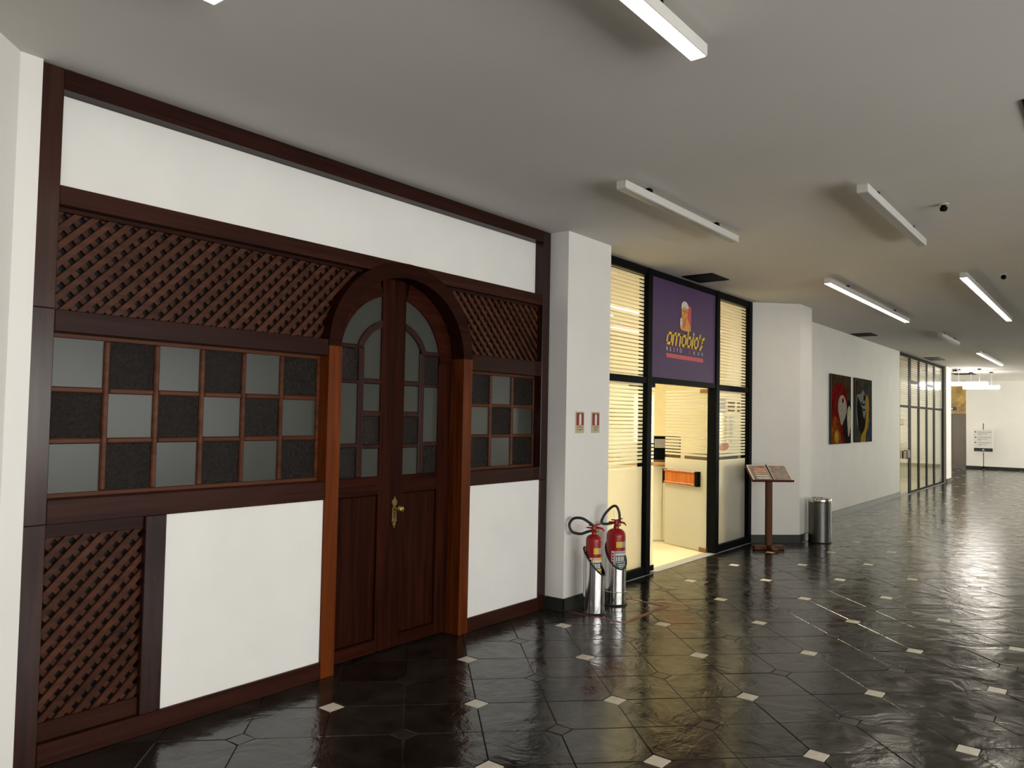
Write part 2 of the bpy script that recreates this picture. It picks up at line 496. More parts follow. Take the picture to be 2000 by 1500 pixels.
# inlays
def sq(c, h): return [(c[0] - h, c[1] - h), (c[0] + h, c[1] - h), (c[0] + h, c[1] + h), (c[0] - h, c[1] + h)]
dl = MB().xy(sq((0, 0), .0485), -TH, 0).mesh('light_inlay', 'marble_dot', bevel=.0015)
dd = MB().xy(sq((0, 0), .0485), -TH, 0).mesh('dark_inlay', 'slate_dot', bevel=.0015)
rb, dots = {0: MB(), 1: MB()}, {0: [], 1: []}
for m in range(-40, 76):
    for n in range(-40, 76):
        if (m - n) % 2: continue
        cx, cy = lat(m, n); k = m % 2
        if not (X0 + .1 < cx < LIMX - .1 and YO + .1 < cy < (5.5 if cx > 25.3 else 3.86)): continue
        dots[k].append((math.hypot(cx, cy), cx, cy, inframe(cx, cy) and cx > 1))
for k, me in ((0, dl), (1, dd)):
    dots[k].sort(key=lambda t: (not t[3], t[0]))
    for i, (d, cx, cy, vis) in enumerate(dots[k]):
        if i < 150 and vis:
            o = bpy.data.objects.new(me.name, me); C.objects.link(o); o.parent = floor
            o.location = (cx, cy, -0.0006); o.rotation_euler = (0, 0, random.gauss(0, .02))
        else: rb[k].xy(sq((cx, cy), .0485), -TH, -0.0006)
o = rb[0].build('distant_light_inlays', 'marble_dot', floor); o['kind'] = 'stuff'
o = rb[1].build('distant_dark_inlays', 'slate_dot', floor); o['kind'] = 'stuff'

# ---- walls and columns of the facade side
def wall(name, poly, mat, label, z0=0.0, z1=CEIL):
    return struct(name, MB().xy(poly, z0, z1), mat, label)
wall('wall_left', [(1.435, 3.85), (1.341, 3.85), (0.86, 3.369), (-5.0, 3.369), (-5.0, 4.3), (1.435, 4.3)], 'white_paint', 'white painted wall with slanted corner beside the timber facade')
wall('wall_back', [(1.435, 4.13), (6.19, 4.13), (6.19, 4.3), (1.435, 4.3)], 'black_board', 'unseen dark wall added behind the timber facade to block light')  # unseen light blocker behind the facade
wall('column_1', [(5.49, 3.69), (6.19, 3.69), (6.19, 4.13), (5.49, 4.13)], 'white_paint', 'white square column carrying two red extinguisher signs')
wall('column_2', [(10.215, 3.895), (10.70, 3.41), (11.20, 3.41), (11.20, 4.2), (10.215, 4.2)], 'white_paint', 'white column with slanted face behind the menu stand')
wall('wall_left', [(11.20, 3.86), (18.93, 3.86), (18.93, 4.2), (11.20, 4.2)], 'white_paint', 'white wall on which two parrot paintings hang')
wall('column_3', [(24.36, 3.80), (25.15, 3.80), (25.15, 4.2), (24.36, 4.2)], 'white_paint', 'white column at the end of the far glass partition')
wall('wall_left', [(25.15, 5.6), (33.4, 5.6), (33.4, 5.8), (25.15, 5.8)], 'white_paint', 'white side wall of the far recess')
wall('wall_left', [(25.0, 4.2), (25.15, 4.2), (25.15, 5.8), (25.0, 5.8)], 'white_paint', 'short white return wall behind the last column')
wall('wall_far', [(33.0, 4.50), (33.0, YO), (33.25, YO), (33.25, 4.50)], 'white_paint', 'bright white wall at the end of the hall')
struct('wall_far', MB().box(33.15, 33.35, 4.50, 5.6, 2.0, CEIL), 'stone_yellow', 'yellowish stone wall above the grey door')
wall('wall_far', [(33.15, 5.02), (33.35, 5.02), (33.35, 5.6), (33.15, 5.6)], 'white_paint', 'white wall strip beside the grey door', z1=2.0)
wall('wall_behind', [(X0 - .2, YO), (X0, YO), (X0, 4.3), (X0 - .2, 4.3)], 'white_paint', 'white wall closing the hall behind the viewer')
# slate skirtings
def skirt(name, pts, label, h=0.105, t=0.015):
    b = MB()
    for (a, c) in zip(pts[:-1], pts[1:]):
        d = Vector((c[0] - a[0], c[1] - a[1])).normalized(); nrm = Vector((d.y, -d.x)) * t; e = d * t * .45
        b.xy([(a[0], a[1]), (c[0], c[1]), (c[0] + nrm.x + e.x, c[1] + nrm.y + e.y), (a[0] + nrm.x - e.x, a[1] + nrm.y - e.y)], 0, h)
    return struct(name, b, 'slate_skirting', label)
skirt('baseboard_left', [(5.49, 3.86), (5.49, 3.69), (6.19, 3.69)], 'dark slate skirting round the extinguisher column')
skirt('baseboard_left', [(10.225, 3.885), (10.70, 3.41), (11.20, 3.41)], 'dark slate skirting round the column with slanted face')
skirt('baseboard_left', [(11.20, 3.86), (18.93, 3.86)], 'dark slate skirting below the parrot paintings')
skirt('baseboard_left', [(24.36, 3.80), (25.15, 3.80)], 'dark slate skirting of the last column')
skirt('baseboard_far', [(33.0, 4.50), (33.0, YO)], 'dark slate skirting along the end wall')

# ---- window wall across the hall (daylight side)
zs0, zs1 = 0.75, 2.45
b = MB(); b.box(X0, 36, YO - .2, YO, 0, zs0); b.box(X0, 36, YO - .2, YO, zs1, CEIL)
xs = X0
for a, c in WIN + WIN2:
    b.box(xs, a, YO - .2, YO, zs0, zs1); xs = c
b.box(xs, 36, YO - .2, YO, zs0, zs1)
struct('wall_right', b, 'white_paint', 'white wall with a row of windows across from the facade')
for i, (a, c) in enumerate(WIN + WIN2):
    wv = thing('window_%d' % (i + 1), 'black framed window in the wall across from the facade', None, ((a + c) / 2, YO - .1, zs0), kind='structure')  # the last one, at the hall end, is an added window
    hw = (c - a) / 2; hh = zs1 - zs0
    f = MB(); f.box(-hw, hw, -.03, .03, 0, .05); f.box(-hw, hw, -.03, .03, hh - .05, hh)
    for x in (-hw, -hw / 3, hw / 3, hw - .05): f.box(x, x + .05, -.03, .03, .05, hh - .05)
    f.build('window_frame', 'black_metal', wv)
    MB().box(-hw, hw, -.004, .004, .02, hh - .02).build('pane', 'clear_glass', wv)

# ================================================================== TIMBER FACADE
fac = thing('timber_facade', 'dark timber framed facade with lattice, chequered windows and white panels', 'facade', (3.45, YW, 0))
FX, FY = 3.45, YW
def fp(name, mb, mats, parent=None, bevel=0.003, smooth=False):
    o = mb.build(name, mats, parent or fac, bevel=bevel, smooth=smooth)
    if parent is None or parent is fac: o.location = (-FX, -FY, 0)
    return o
XL0, XL1, XR0, XR1 = 1.435, 1.535, 5.372, 5.474
YB = 4.03
def beam(name, x0, x1, z0, z1, y0=YW, y1=YB, mat=None):
    mat = mat or ('timber_X' if (x1 - x0) > (z1 - z0) else 'timber_Z')
    return fp(name, MB().box(x0, x1, y0, y1, z0, z1), mat)
for z0, z1 in ((0, 1.088), (1.089, 2.077), (2.078, 3.2)): beam('post', XL0, XL1, z0, z1)
for z0, z1 in ((0, 1.088), (1.089, 3.2)): beam('post', XR0, XR1, z0, z1)
beam('rail', XL1, XR0, 3.104, 3.2)
beam('rail', XL1, XR0, 2.565, 2.655, y0=YW + .004)
beam('rail', XL1, 3.113, 1.975, 2.076); beam('rail', 4.47, XR0, 1.962, 2.084)
beam('rail', XL1, 3.113, 1.086, 1.198); beam('rail', 4.47, XR0, 1.090, 1.198)
beam('rail', XL1, 3.113, 0, 0.100, y0=YW - .004); beam('rail', 4.47, XR0, 0, 0.105, y0=YW - .004)
beam('post', 2.000, 2.108, 0.100, 1.086)
# door posts and arch
DC, AZ = 3.79, 2.04
oA, oB, iA, iB = 0.678, 0.612, 0.578, 0.512
beam('door_post', 3.113, 3.217, 0, AZ, y0=YW - .008, y1=4.06, mat='post_timber')
beam('door_post', 4.372, 4.470, 0, AZ, y0=YW - .008, y1=4.06, mat='post_timber')
b = MB(); N = 56
vs = []
for i in range(N + 1):
    t = PI * i / N
    for (ra, rb2, y) in ((oA, oB, YW - .006), (iA, iB, YW - .006), (iA, iB, 4.06), (oA, oB, 4.06)):
        vs.append((DC + ra * math.cos(t), y, AZ + 0.001 + rb2 * math.sin(t)))
fs = []
for i in range(N):
    for k in range(4): fs.append((i * 4 + k, i * 4 + (k + 1) % 4, (i + 1) * 4 + (k + 1) % 4, (i + 1) * 4 + k))
fs += [(0, 1, 2, 3), (N * 4 + 3, N * 4 + 2, N * 4 + 1, N * 4)]
b.add(vs, fs); fp('door_arch', b, 'door_timber_X', bevel=0, smooth=True)
# white panels
fp('plaster_panel', MB().box(XL1, XR0, 3.95, YB, 2.655, 3.104), 'panel_paint')
fp('plaster_panel', MB().box(2.108, 3.113, 3.874, YB, 0.100, 1.086), 'panel_paint')
fp('plaster_panel', MB().box(4.470, XR0, 3.874, YB, 0.105, 1.090), 'panel_paint')
# lattices
def lattice(x0, x1, z0, z1, front, arch=0, y=3.925, phase=0.0, frame=(0.0, 0.0, 0.022, 0.0)):
    """front=+1: front slats rise to the right; arch=-1/+1: the panel runs behind the arch on its right/left"""
    mA, mB = (oA + iA) / 2, (oB + iB) / 2
    if arch:      # backing board cut to the curve of the arch
        edge = []
        for i in range(13):
            z = z0 + (z1 - z0) * i / 12
            edge.append((DC + arch * mA * math.sqrt(max(0, 1 - (max(0, z - AZ) / mB) ** 2)), z))
        xo = x0 if arch < 0 else x1
        lp = MB()
        for (p, q) in zip(edge[:-1], edge[1:]):
            lp.xz([(xo, p[1]), (p[0], p[1]), (q[0], q[1]), (xo, q[1])], y + .05, y + .065)
    else:
        lp = MB().box(x0 - .02, x1 + .02, y + .05, y + .065, z0 - .02, z1 + .02)
    lo = fp('lattice_panel', lp, 'black_board', bevel=0)
    l_, r_, t_, b_ = frame
    for bx in ((x0, x1, z1 - t_, z1), (x0, x1, z0, z0 + b_), (x0, x0 + l_, z0, z1), (x1 - r_, x1, z0, z1)):
        if bx[1] - bx[0] > .005 and bx[3] - bx[2] > .005:
            MB().box(bx[0], bx[1], y - .008, y + .05, bx[2], bx[3]).build('lattice_frame', 'timber_X', lo, bevel=.002)
    ax0, ax1, az0, az1 = x0 + l_, x1 - r_, z0 + b_, z1 - t_
    P = 0.0815; HW = 0.0140
    for layer, sgn in ((0, front), (1, -front)):
        y0 = y + .004 + layer * .020
        k0 = int(-3 / P); 
        for k in range(k0, int(9 / P)):
            # line: z - sgn*x = c
            c = k * P + phase
            w_ = HW * math.sqrt(2)
            poly = [(ax0, az0), (ax1, az0), (ax1, az1), (ax0, az1)]
            poly = clip(poly, -sgn, 1, c + w_); 
            if len(poly) < 3: continue
            poly = clip(poly, sgn, -1, -(c - w_))
            if len(poly) < 3: continue
            if arch:
                # cut where the strip centre line enters the arch (hidden behind the arch band)
                xs_ = [p[0] for p in poly]; a0, a1 = min(xs_), max(xs_)
                ok = []
                for i in range(101):
                    x = a0 + (a1 - a0) * i / 100; z = c + sgn * x
                    if (not (((x - DC) / mA) ** 2 + (max(0, z - AZ) / mB) ** 2 < 1)) : ok.append(x)
                ok = [x for x in ok if (x < DC) == (arch < 0)]
                if len(ok) < 3: continue
                if min(ok) > a0 + .005: poly = clip(poly, -1, 0, -min(ok))
                if len(poly) >= 3 and max(ok) < a1 - .005: poly = clip(poly, 1, 0, max(ok))
                if len(poly) < 3: continue
            ar = abs(sum(poly[i][0] * poly[(i + 1) % len(poly)][1] - poly[(i + 1) % len(poly)][0] * poly[i][1] for i in range(len(poly)))) / 2
            if ar < 2e-4: continue
            MB().xz(poly, y0, y0 + .018).build('slat', 'lattice_timber', lo)
    return lo
lattice(XL1, 3.42, 2.076, 2.565, 1, arch=-1)
lattice(4.17, XR0, 2.084, 2.565, -1, arch=1, y=3.915)
lattice(XL1, 2.000, 0.103, 1.086, 1, y=3.895, phase=.02, frame=(0.0, 0.0, 0.062, 0.085))
# chequered windows
def sash(x0, x1, z0, z1, nc, first_frosted, y=3.945, mw=0.028):
    so = fp('window_sash', MB().box(x0, x1, y + .02, y + .03, z0, z1), 'black_board', bevel=0)
    fw = 0.022
    for bx in ((x0, x1, z1 - fw, z1), (x0, x1, z0, z0 + fw), (x0, x0 + fw, z0 + fw, z1 - fw), (x1 - fw, x1, z0 + fw, z1 - fw)):
        MB().box(bx[0], bx[1], y - .006, y + .03, bx[2], bx[3]).build('sash_frame', 'muntin_timber', so, bevel=.003)
    cw = (x1 - x0 - 2 * fw) / nc; rh = (z1 - z0 - 2 * fw) / 3
    for i in range(1, nc):
        x = x0 + fw + i * cw
        MB().box(x - mw / 2, x + mw / 2, y - .004, y + .02, z0 + fw, z1 - fw).build('muntin', 'muntin_timber', so, bevel=.006)
    for j in (1, 2):
        z = z0 + fw + j * rh
        for i in range(nc):
            xa = x0 + fw + i * cw + (mw / 2 if i else 0); xb = x0 + fw + (i + 1) * cw - (mw / 2 if i < nc - 1 else 0)
            MB().box(xa, xb, y - .003, y + .02, z - mw / 2, z + mw / 2).build('muntin', 'muntin_timber', so, bevel=.006)
    for i in range(nc):
        for j in range(3):
            fr = ((i + j) % 2 == 0) == first_frosted
            xa, xb = x0 + fw + i * cw, x0 + fw + (i + 1) * cw
            za, zb = z1 - fw - (j + 1) * rh, z1 - fw - j * rh
            tl = random.uniform(-.0015, .0015)
            MB().add([(xa, y + .010 + tl, za), (xb, y + .010 - tl, za), (xb, y + .010 - tl, zb), (xa, y + .010 + tl, zb),
                      (xa, y + .018, za), (xb, y + .018, za), (xb, y + .018, zb), (xa, y + .018, zb)],
                     [(0, 1, 2, 3), (7, 6, 5, 4), (0, 4, 5, 1), (1, 5, 6, 2), (2, 6, 7, 3), (3, 7, 4, 0)]
                     ).build('pane', 'frosted_pane' if fr else 'dark_pane', so)
    return so
sash(XL1 + .002, 3.113, 1.198, 1.975, 6, True)
sash(4.50, XR0 + .006, 1.198, 1.962, 3, False)

# ---- arched double door (two leaves)
YD = 3.985; YD2 = 4.03; DM = 3.775
def leaf(idx, side, label):
    """side -1: left leaf, +1: right leaf; u = distance from the meeting line"""
    d = thing('door_%d' % idx, label, 'door', (DM + side * .3, YD, 0), kind='structure')
    Wd = DM - 3.217 if side < 0 else 4.372 - DM
    ox = DM + side * .3
    X = lambda u: side * u - side * .3          # local x
    def part(name, mb, mat, parent=None, bevel=.002, smooth=False):
        return mb.build(name, mat, parent or d, bevel=bevel, smooth=smooth)
    def bx(u0, u1, z0, z1, y0=0, y1=.045):
        a, c = sorted((X(u0), X(u1))); return MB().box(a, c, y0, y1, z0, z1)
    inner0 = 0.112
    ua, ub, uc, ud = inner0, 0.262, 0.312, 0.462      # inner panes ua-ub, outer panes uc-ud
    z0c, A1, B1 = 1.985, 0.470, 0.450                 # glass arch
    A2, B2, A3, B3 = 0.338, 0.290, 0.290, 0.245       # curved muntin
    opA, opB = iA + .02, iB + .02
    dx = DM - DC
    # backing plate (full leaf silhouette, behind the panes)
    top = lambda u: AZ + opB * math.sqrt(max(0, 1 - ((side * u + dx) / opA) ** 2))
    us = [Wd * (i / 24) for i in range(25)]
    poly = [(X(u), top(u)) for u in us if u < Wd - .001] + [(X(Wd), AZ), (X(Wd), 0.012), (X(0.0), 0.012)]
    part('leaf_board', MB().xz(poly, .028, .045), 'door_timber_Z', bevel=0)
    part('stile', bx(0.001, inner0, .012, top(.06) - .004, 0, .028), 'door_timber_Z')
    part('stile', bx(ud, Wd, .012, 1.985, 0, .028), 'door_timber_Z')
    part('rail', bx(inner0, ud, 1.072, 1.196, 0, .028), 'door_timber_X')
    part('rail', bx(inner0, ud, .012, .095, 0, .028), 'door_timber_X')
    part('panel', bx(inner0 + .004, ud - .004, .099, 1.068, .012, .027), 'door_timber_Z', bevel=.008)
    # curved head: between opening arch and glass arch
    n = 22; b = MB(); vs = []
    t1 = math.acos(inner0 / A1)
    for i in range(n + 1):
        t = t1 * i / n
        u = A1 * math.cos(t); z = z0c + B1 * math.sin(t)
        ang = math.atan2(z - z0c, u)
        # outer point along the same direction, clamped to the opening
        s_ = 1.0
        while s_ < 2.2:
            uu, zz = u * s_, z0c + (z - z0c) * s_
            if uu > Wd or zz > top(min(uu, Wd)): break
            s_ += .004
        uo, zo = min(Wd, u * s_), z0c + (z - z0c) * s_
        for (uu, zz, y) in ((u, z, 0), (uo, zo, 0), (uo, zo, .028), (u, z, .028)): vs.append((X(uu), y, zz))
    fs = []
    for i in range(n):
        for k in range(4): fs.append((i * 4 + k, i * 4 + (k + 1) % 4, (i + 1) * 4 + (k + 1) % 4, (i + 1) * 4 + k))
    fs += [(0, 1, 2, 3), (n * 4 + 3, n * 4 + 2, n * 4 + 1, n * 4)]
    part('arched_head', b.add(vs, fs), 'door_timber_X', bevel=0)
    # curved muntin
    b = MB(); vs = []; t2 = math.acos(min(1, (inner0) / A3)); n2 = 14
    ts = []
    for i in range(n2 + 1):
        f_ = i / n2
        for (AA, BB, y) in ((A2, B2, -.002), (A3, B3, -.002), (A3, B3, .022), (A2, B2, .022)):
            te = math.acos(inner0 / AA); tb = math.asin(min(1, (2.062 - z0c) / BB))
            t = tb + (te - tb) * f_
            vs.append((X(AA * math.cos(t)), y, z0c + BB * math.sin(t)))
    fs = []
    for i in range(n2):
        for k in range(4): fs.append((i * 4 + k, i * 4 + (k + 1) % 4, (i + 1) * 4 + (k + 1) % 4, (i + 1) * 4 + k))
    fs += [(0, 1, 2, 3), (n2 * 4 + 3, n2 * 4 + 2, n2 * 4 + 1, n2 * 4)]
    part('muntin', b.add(vs, fs), 'door_muntin_X', bevel=0, smooth=True)
    mu = lambda u0, u1, z0, z1: part('muntin', bx(u0, u1, z0, z1, -.002, .022), 'door_muntin_Z', bevel=.005)
    mu(ub, uc, 1.196, 2.06)
    mu(uc, ud, 2.047, 2.078)
    for z0, z1 in ((1.820, 1.856), (1.600, 1.638), (1.384, 1.414)): mu(ua, ub, z0, z1)
    for z0, z1 in ((1.818, 1.840), (1.392, 1.422)): mu(uc, ud, z0, z1)
    if side < 0: mu(ud - .004, ud + .012, 1.196, 2.06)
    # panes
    pn = lambda mb, mat: part('pane', mb, mat, bevel=0)
    F, Dk = 'frosted_pane', 'dark_pane'
    for z0, z1, mt in ((1.638, 1.820, F), (1.414, 1.600, Dk), (1.196, 1.384, F)): pn(bx(ua, ub, z0, z1, .012, .024), mt)
    for z0, z1, mt in ((1.840, 2.047, Dk), (1.422, 1.818, F), (1.196, 1.392, Dk)): pn(bx(uc, ud, z0, z1, .012, .024), mt)
    poly = [(X(ua), 1.856), (X(ub), 1.856), (X(ub), 2.06)]
    for i in range(9):
        te = math.acos(inner0 / A3); tb = math.acos(min(1, ub / A3)); t = tb + (te - tb) * i / 8
        poly.append((X(A3 * math.cos(t)), z0c + B3 * math.sin(t)))
    pn(MB().xz(poly, .012, .024), F)
    poly = []
    tb = math.asin((2.078 - z0c) / B1); te = math.acos(inner0 / A1)
    for i in range(13):
        t = tb + (te - tb) * i / 12; poly.append((A1 * math.cos(t), z0c + B1 * math.sin(t)))
    tb = math.asin((2.078 - z0c) / B2); te = math.acos(inner0 / A2); inn = []
    for i in range(13):
        t = tb + (te - tb) * i / 12; inn.append((A2 * math.cos(t), z0c + B2 * math.sin(t)))
    b = MB()
    vs = []; 
    for (p, q) in zip(poly, inn):
        for (pp, y) in ((p, .012), (q, .012), (q, .024), (p, .024)): vs.append((X(pp[0]), y, pp[1]))
    fs = []
    for i in range(12):
        for k in range(4): fs.append((i * 4 + k, i * 4 + (k + 1) % 4, (i + 1) * 4 + (k + 1) % 4, (i + 1) * 4 + k))
    fs += [(0, 1, 2, 3), (51, 50, 49, 48)]
    pn(b.add(vs, fs), F)
    return d
leaf(1, -1, 'left leaf of the arched timber door, with chequered panes, beside the large white panel')
dr = leaf(2, 1, 'right leaf of the arched timber door, with brass handle plate at its edge')
# brass plate and knob at the meeting stile
prof = [(-.010, .215), (-.004, .205), (-.022, .185), (-.024, .165), (-.012, .150), (-.020, .130), (-.020, .055), (-.024, .045), (-.012, .030), (-.016, .018), (-.006, .010), (-.006, -.005)]
poly = [(p[0], p[1]) for p in prof] + [(-p[0], p[1]) for p in prof[::-1]]
hx = 3.815 - (DM + .3)
hp = MB().xz([(hx + a, .836 + c) for a, c in poly], -.006, .001).build('handle_plate', 'brass', dr, bevel=.0015)
MB().lathe([(.010, .0), (.008, .02), (.010, .032), (.023, .040), (.026, .052), (.018, .064), (.004, .067)], (hx + .012, -.004, .965), 20, 'Y').build('knob', 'brass', hp, smooth=True)
MB().xz([(hx - .006, .905), (hx + .006, .905), (hx + .004, .925), (hx + .006, .935), (hx, .942), (hx - .006, .935), (hx - .004, .925)], -.0085, -.005).build('keyhole', 'label_dark', hp)

# ================================================================== RESTAURANT SHOPFRONT
shop = thing('shopfront_frame', 'black metal shopfront frame with striped frosted glass panes', 'shopfront', (8.2, 3.93, 0))
def sp(name, mb, mats, bevel=.003, parent=None):
    o = mb.build(name, mats, parent or shop, bevel=bevel)
    if parent is None: o.location = (-8.2, -3.93, 0)
    return o
GY = 3.94; FY0, FY1 = 3.885, 4.0
MUL = [(6.19, 6.25), (7.29, 7.385), (9.045, 9.145), (10.115, 10.214)]
for a, c in MUL: sp('mullion', MB().box(a, c, FY0, FY1, 0, 3.2), 'black_metal')
for (a, c), (a2, c2), z0, z1, nm in ((MUL[0], MUL[1], 3.122, 3.2, 'top_rail'), (MUL[1], MUL[2], 3.135, 3.2, 'top_rail'), (MUL[2], MUL[3], 3.122, 3.2, 'top_rail'),
                                  (MUL[0], MUL[1], 1.985, 2.052, 'transom'), (MUL[1], MUL[2], 2.000, 2.060, 'transom'), (MUL[2], MUL[3], 1.985, 2.052, 'transom'),
                                  (MUL[0], MUL[1], 0, .085, 'bottom_rail'), (MUL[2], MUL[3], 0, .085, 'bottom_rail')):
    sp(nm, MB().box(c, a2, FY0 + .008, FY1 - .01, z0, z1), 'black_metal')
for (a, c), (a2, c2) in ((MUL[0], MUL[1]), (MUL[2], MUL[3])):
    for z0, z1 in ((.085, 1.985), (2.052, 3.122)):
        sp('pane', MB().box(c, a2, GY, GY + .008, z0, z1), 'film_glass', bevel=0)
sp('pane', MB().box(7.385, 7.545, GY, GY + .01, .06, 2.0), 'film_glass', bevel=0)
sp('patch_fitting', MB().box(7.385, 7.555, GY - .012, GY + .022, .015, .072), 'black_metal')
sp('patch_fitting', MB().box(7.385, 7.545, GY - .012, GY + .022, 1.955, 2.0), 'black_metal')
struct('trim_1', MB().box(6.19, 10.214, 3.885, 4.02, -.02, .004), 'label_grey', 'pale stone threshold below the shopfront')
# opened glass leaves
def glass_leaf(idx, hinge, ang, label, handle=True, sgn=1):
    d = thing('door_%d' % idx, label, 'door', (hinge[0], hinge[1], 0), rot=(0, 0, ang), kind='structure')
    W = .78
    MB().box(.02, W, -.005, .005, .012, 1.985).build('pane', 'film_glass', d)
    MB().box(0, .13, -.016, .016, .004, .055).build('patch_fitting', 'bronze_patch', d, bevel=.002)
    MB().box(0, .13, -.016, .016, 1.945, 1.993).build('patch_fitting', 'bronze_patch', d, bevel=.002)
    if handle:
        y0 = .03 * sgn
        h = MB().box(.17, .72, min(y0, y0 + .03 * sgn), max(y0, y0 + .03 * sgn), .80, .965).build('pull_handle', 'handle_wood', d, bevel=.004)
        for z in (.795, .945): MB().box(.16, .73, min(y0, y0 + .045 * sgn), max(y0, y0 + .045 * sgn), z, z + .026).build('handle_rail', 'handle_wood', h, bevel=.005)
        for x in (.13, .74): MB().box(x - .012, x + .03, min(.004 * sgn, .06 * sgn), max(.004 * sgn, .06 * sgn), .79, .975).build('handle_bracket', 'black_metal', h, bevel=.003)
    return d
glass_leaf(3, (9.035, 3.985), math.atan2(.72, .30), 'glass door leaf with broad wooden pull handle standing open inwards', sgn=1)
glass_leaf(4, (7.42, 4.03), math.atan2(.74, -.26), 'second glass leaf standing open behind the frosted pane', sgn=-1)
# sign panel
SY = 3.905
sign = thing('restaurant_sign', 'purple sign panel with yellow lettering above the glass door', 'sign', (8.215, SY, 2.06))
def sg(name, mb, mat): 
    return mb.build(name, mat, sign, bevel=0)
MB().box(-.83, .83, .0, .03, 0.0, 1.075).build('sign_panel', 'sign_purple', sign, bevel=.002)
def sxz(x, z): return (x - 8.215, z - 2.06)
def strokes(polys, wd, mat, name, parent, y0=-.003):
    b = MB()
    for pl in polys:
        for (p, q) in zip(pl[:-1], pl[1:]):
            d = Vector((q[0] - p[0], q[1] - p[1])); L = d.length
            if L < 1e-6: continue
            d /= L; nn = Vector((-d.y, d.x)) * wd / 2; e = d * wd * .45
            P0 = (p[0] - e.x, p[1] - e.y); Q0 = (q[0] + e.x, q[1] + e.y)
            b.xz([(P0[0] + nn.x, P0[1] + nn.y), (Q0[0] + nn.x, Q0[1] + nn.y), (Q0[0] - nn.x, Q0[1] - nn.y), (P0[0] - nn.x, P0[1] - nn.y)], y0, y0 + .002)
    return b.build(name, mat, parent)
LET = {'a': ([[(.12, .9), (.62, .95), (.55, .05), (0, .05), (.12, .9)]], .75), 'r': ([[(0, 0), (.08, .95), (.40, .95)]], .42),
       'n': ([[(0, 0), (.08, .95), (.55, .95), (.50, 0)]], .72), 'o': ([[(.10, .92), (.58, .92), (.52, .05), (.03, .05), (.10, .92)]], .72),
       'b': ([[(.10, 1.45), (.03, .05), (.52, .05), (.58, .85), (.10, .85)]], .72), 'i': ([[(.02, 0), (.10, .90)], [(.13, 1.18), (.14, 1.30)]], .27),
       "'": ([[(.06, 1.25), (.0, 1.0)]], .14), 's': ([[(.52, 1.05), (.16, .80), (.36, .45), (.02, -.05)]], .5)}
x = 0; pls = []
for ch in "arnobio's":
    st, adv = LET[ch]
    for pl in st: pls.append([(x + q[0] + q[1] * .10, q[1]) for q in pl])
    x += adv
sc = (8.685 - 7.735) / x; hz = .128
base = sxz(7.735, 2.445)
pls = [[(base[0] + q[0] * sc, base[1] + q[1] * hz) for q in pl] for pl in pls]
strokes([[(q[0] + .004, q[1] - .004) for q in pl] for pl in pls], .034, 'sign_orange', 'lettering_shadow', sign, -.0022)
strokes(pls, .027, 'sign_yellow', 'lettering', sign, -.005)
xs_ = [7.745 + i * (8.67 - 7.745) / 11 for i in range(12)]
for ch, xx in zip("RESTÔ", xs_[:5]): text(ch, .062, 'label_white', sign, (xx - 8.215 + .01, -.002, 2.385 - 2.06))
text('&', .075, 'sign_red', sign, (8.31 - 8.215, -.002, 2.388 - 2.06))
for ch, xx in zip("BAR", (8.44, 8.56, 8.665)): text(ch, .058, 'label_white', sign, (xx - 8.215, -.002, 2.385 - 2.06))
sg('underline_bar', MB().box(7.735 - 8.215, 8.685 - 8.215, -.003, .001, 2.292 - 2.06, 2.338 - 2.06), 'sign_red')
em = sg('emblem', MB().xz([sxz(*q) for q in ((8.17, 2.63), (8.35, 2.63), (8.355, 2.91), (8.19, 2.92))], -.002, .001), 'sign_red')
MB().xz(smooth_poly([sxz(*q) for q in ((8.09, 2.63), (8.08, 2.72), (8.105, 2.78), (8.10, 2.86), (8.13, 2.92), (8.22, 2.93), (8.27, 2.87), (8.25, 2.78), (8.31, 2.70), (8.335, 2.63))]), -.004, -.002).build('emblem_figure', 'sign_gold', em)
MB().xz(smooth_poly([sxz(*q) for q in ((8.10, 2.86), (8.10, 2.92), (8.16, 2.955), (8.24, 2.94), (8.28, 2.89), (8.22, 2.875), (8.16, 2.89))]), -.006, -.004).build('emblem_top', 'sign_foam', em)
MB().xz(smooth_poly([sxz(*q) for q in ((8.065, 2.69), (8.065, 2.74), (8.09, 2.76), (8.115, 2.72), (8.10, 2.66))]), -.006, -.004).build('emblem_top', 'sign_foam', em)
strokes([[sxz(8.13, 2.845), sxz(8.17, 2.835)], [sxz(8.19, 2.85), sxz(8.24, 2.83)], [sxz(8.12, 2.80), sxz(8.15, 2.76)]], .010, 'print_brown', 'emblem_mark', em, -.006)
MB().xz(smooth_poly([sxz(*q) for q in ((8.14, 2.65), (8.17, 2.75), (8.22, 2.77), (8.20, 2.68))]), -.006, -.004).build('emblem_mark', 'sign_orange', em)

# restaurant interior
struct('floor', MB().box(6.0, 14.0, 3.92, 9.0, -.12, .0), 'cream_floor', 'cream tiled floor inside the restaurant')
b = MB()
wall('wall_back', [(5.9, 9.0), (14.2, 9.0), (14.2, 9.2), (5.9, 9.2)], 'cream_wall', 'pale yellow rear wall of the restaurant')
struct('trim_2', MB().box(6.0, 14.0, 8.97, 9.0, .0, 1.70), 'tan_wall', 'tan lower panelling on the restaurant rear wall')
wall('wall_inner', [(5.9, 4.3), (6.0, 4.3), (6.0, 9.0), (5.9, 9.0)], 'cream_wall', 'pale yellow side wall of the restaurant')
wall('wall_inner', [(14.0, 4.2), (14.2, 4.2), (14.2, 9.0), (14.0, 9.0)], 'cream_wall', 'pale yellow end wall of the restaurant')
ct = thing('service_counter', 'cream boarded counter with tan top just inside the glass door', 'counter', (9.38, 4.87, 0), rot=(0, 0, -PI / 4))
MB().box(-1.7, .45, .02, .55, 0, 1.0).build('counter_body', 'cream_board', ct)
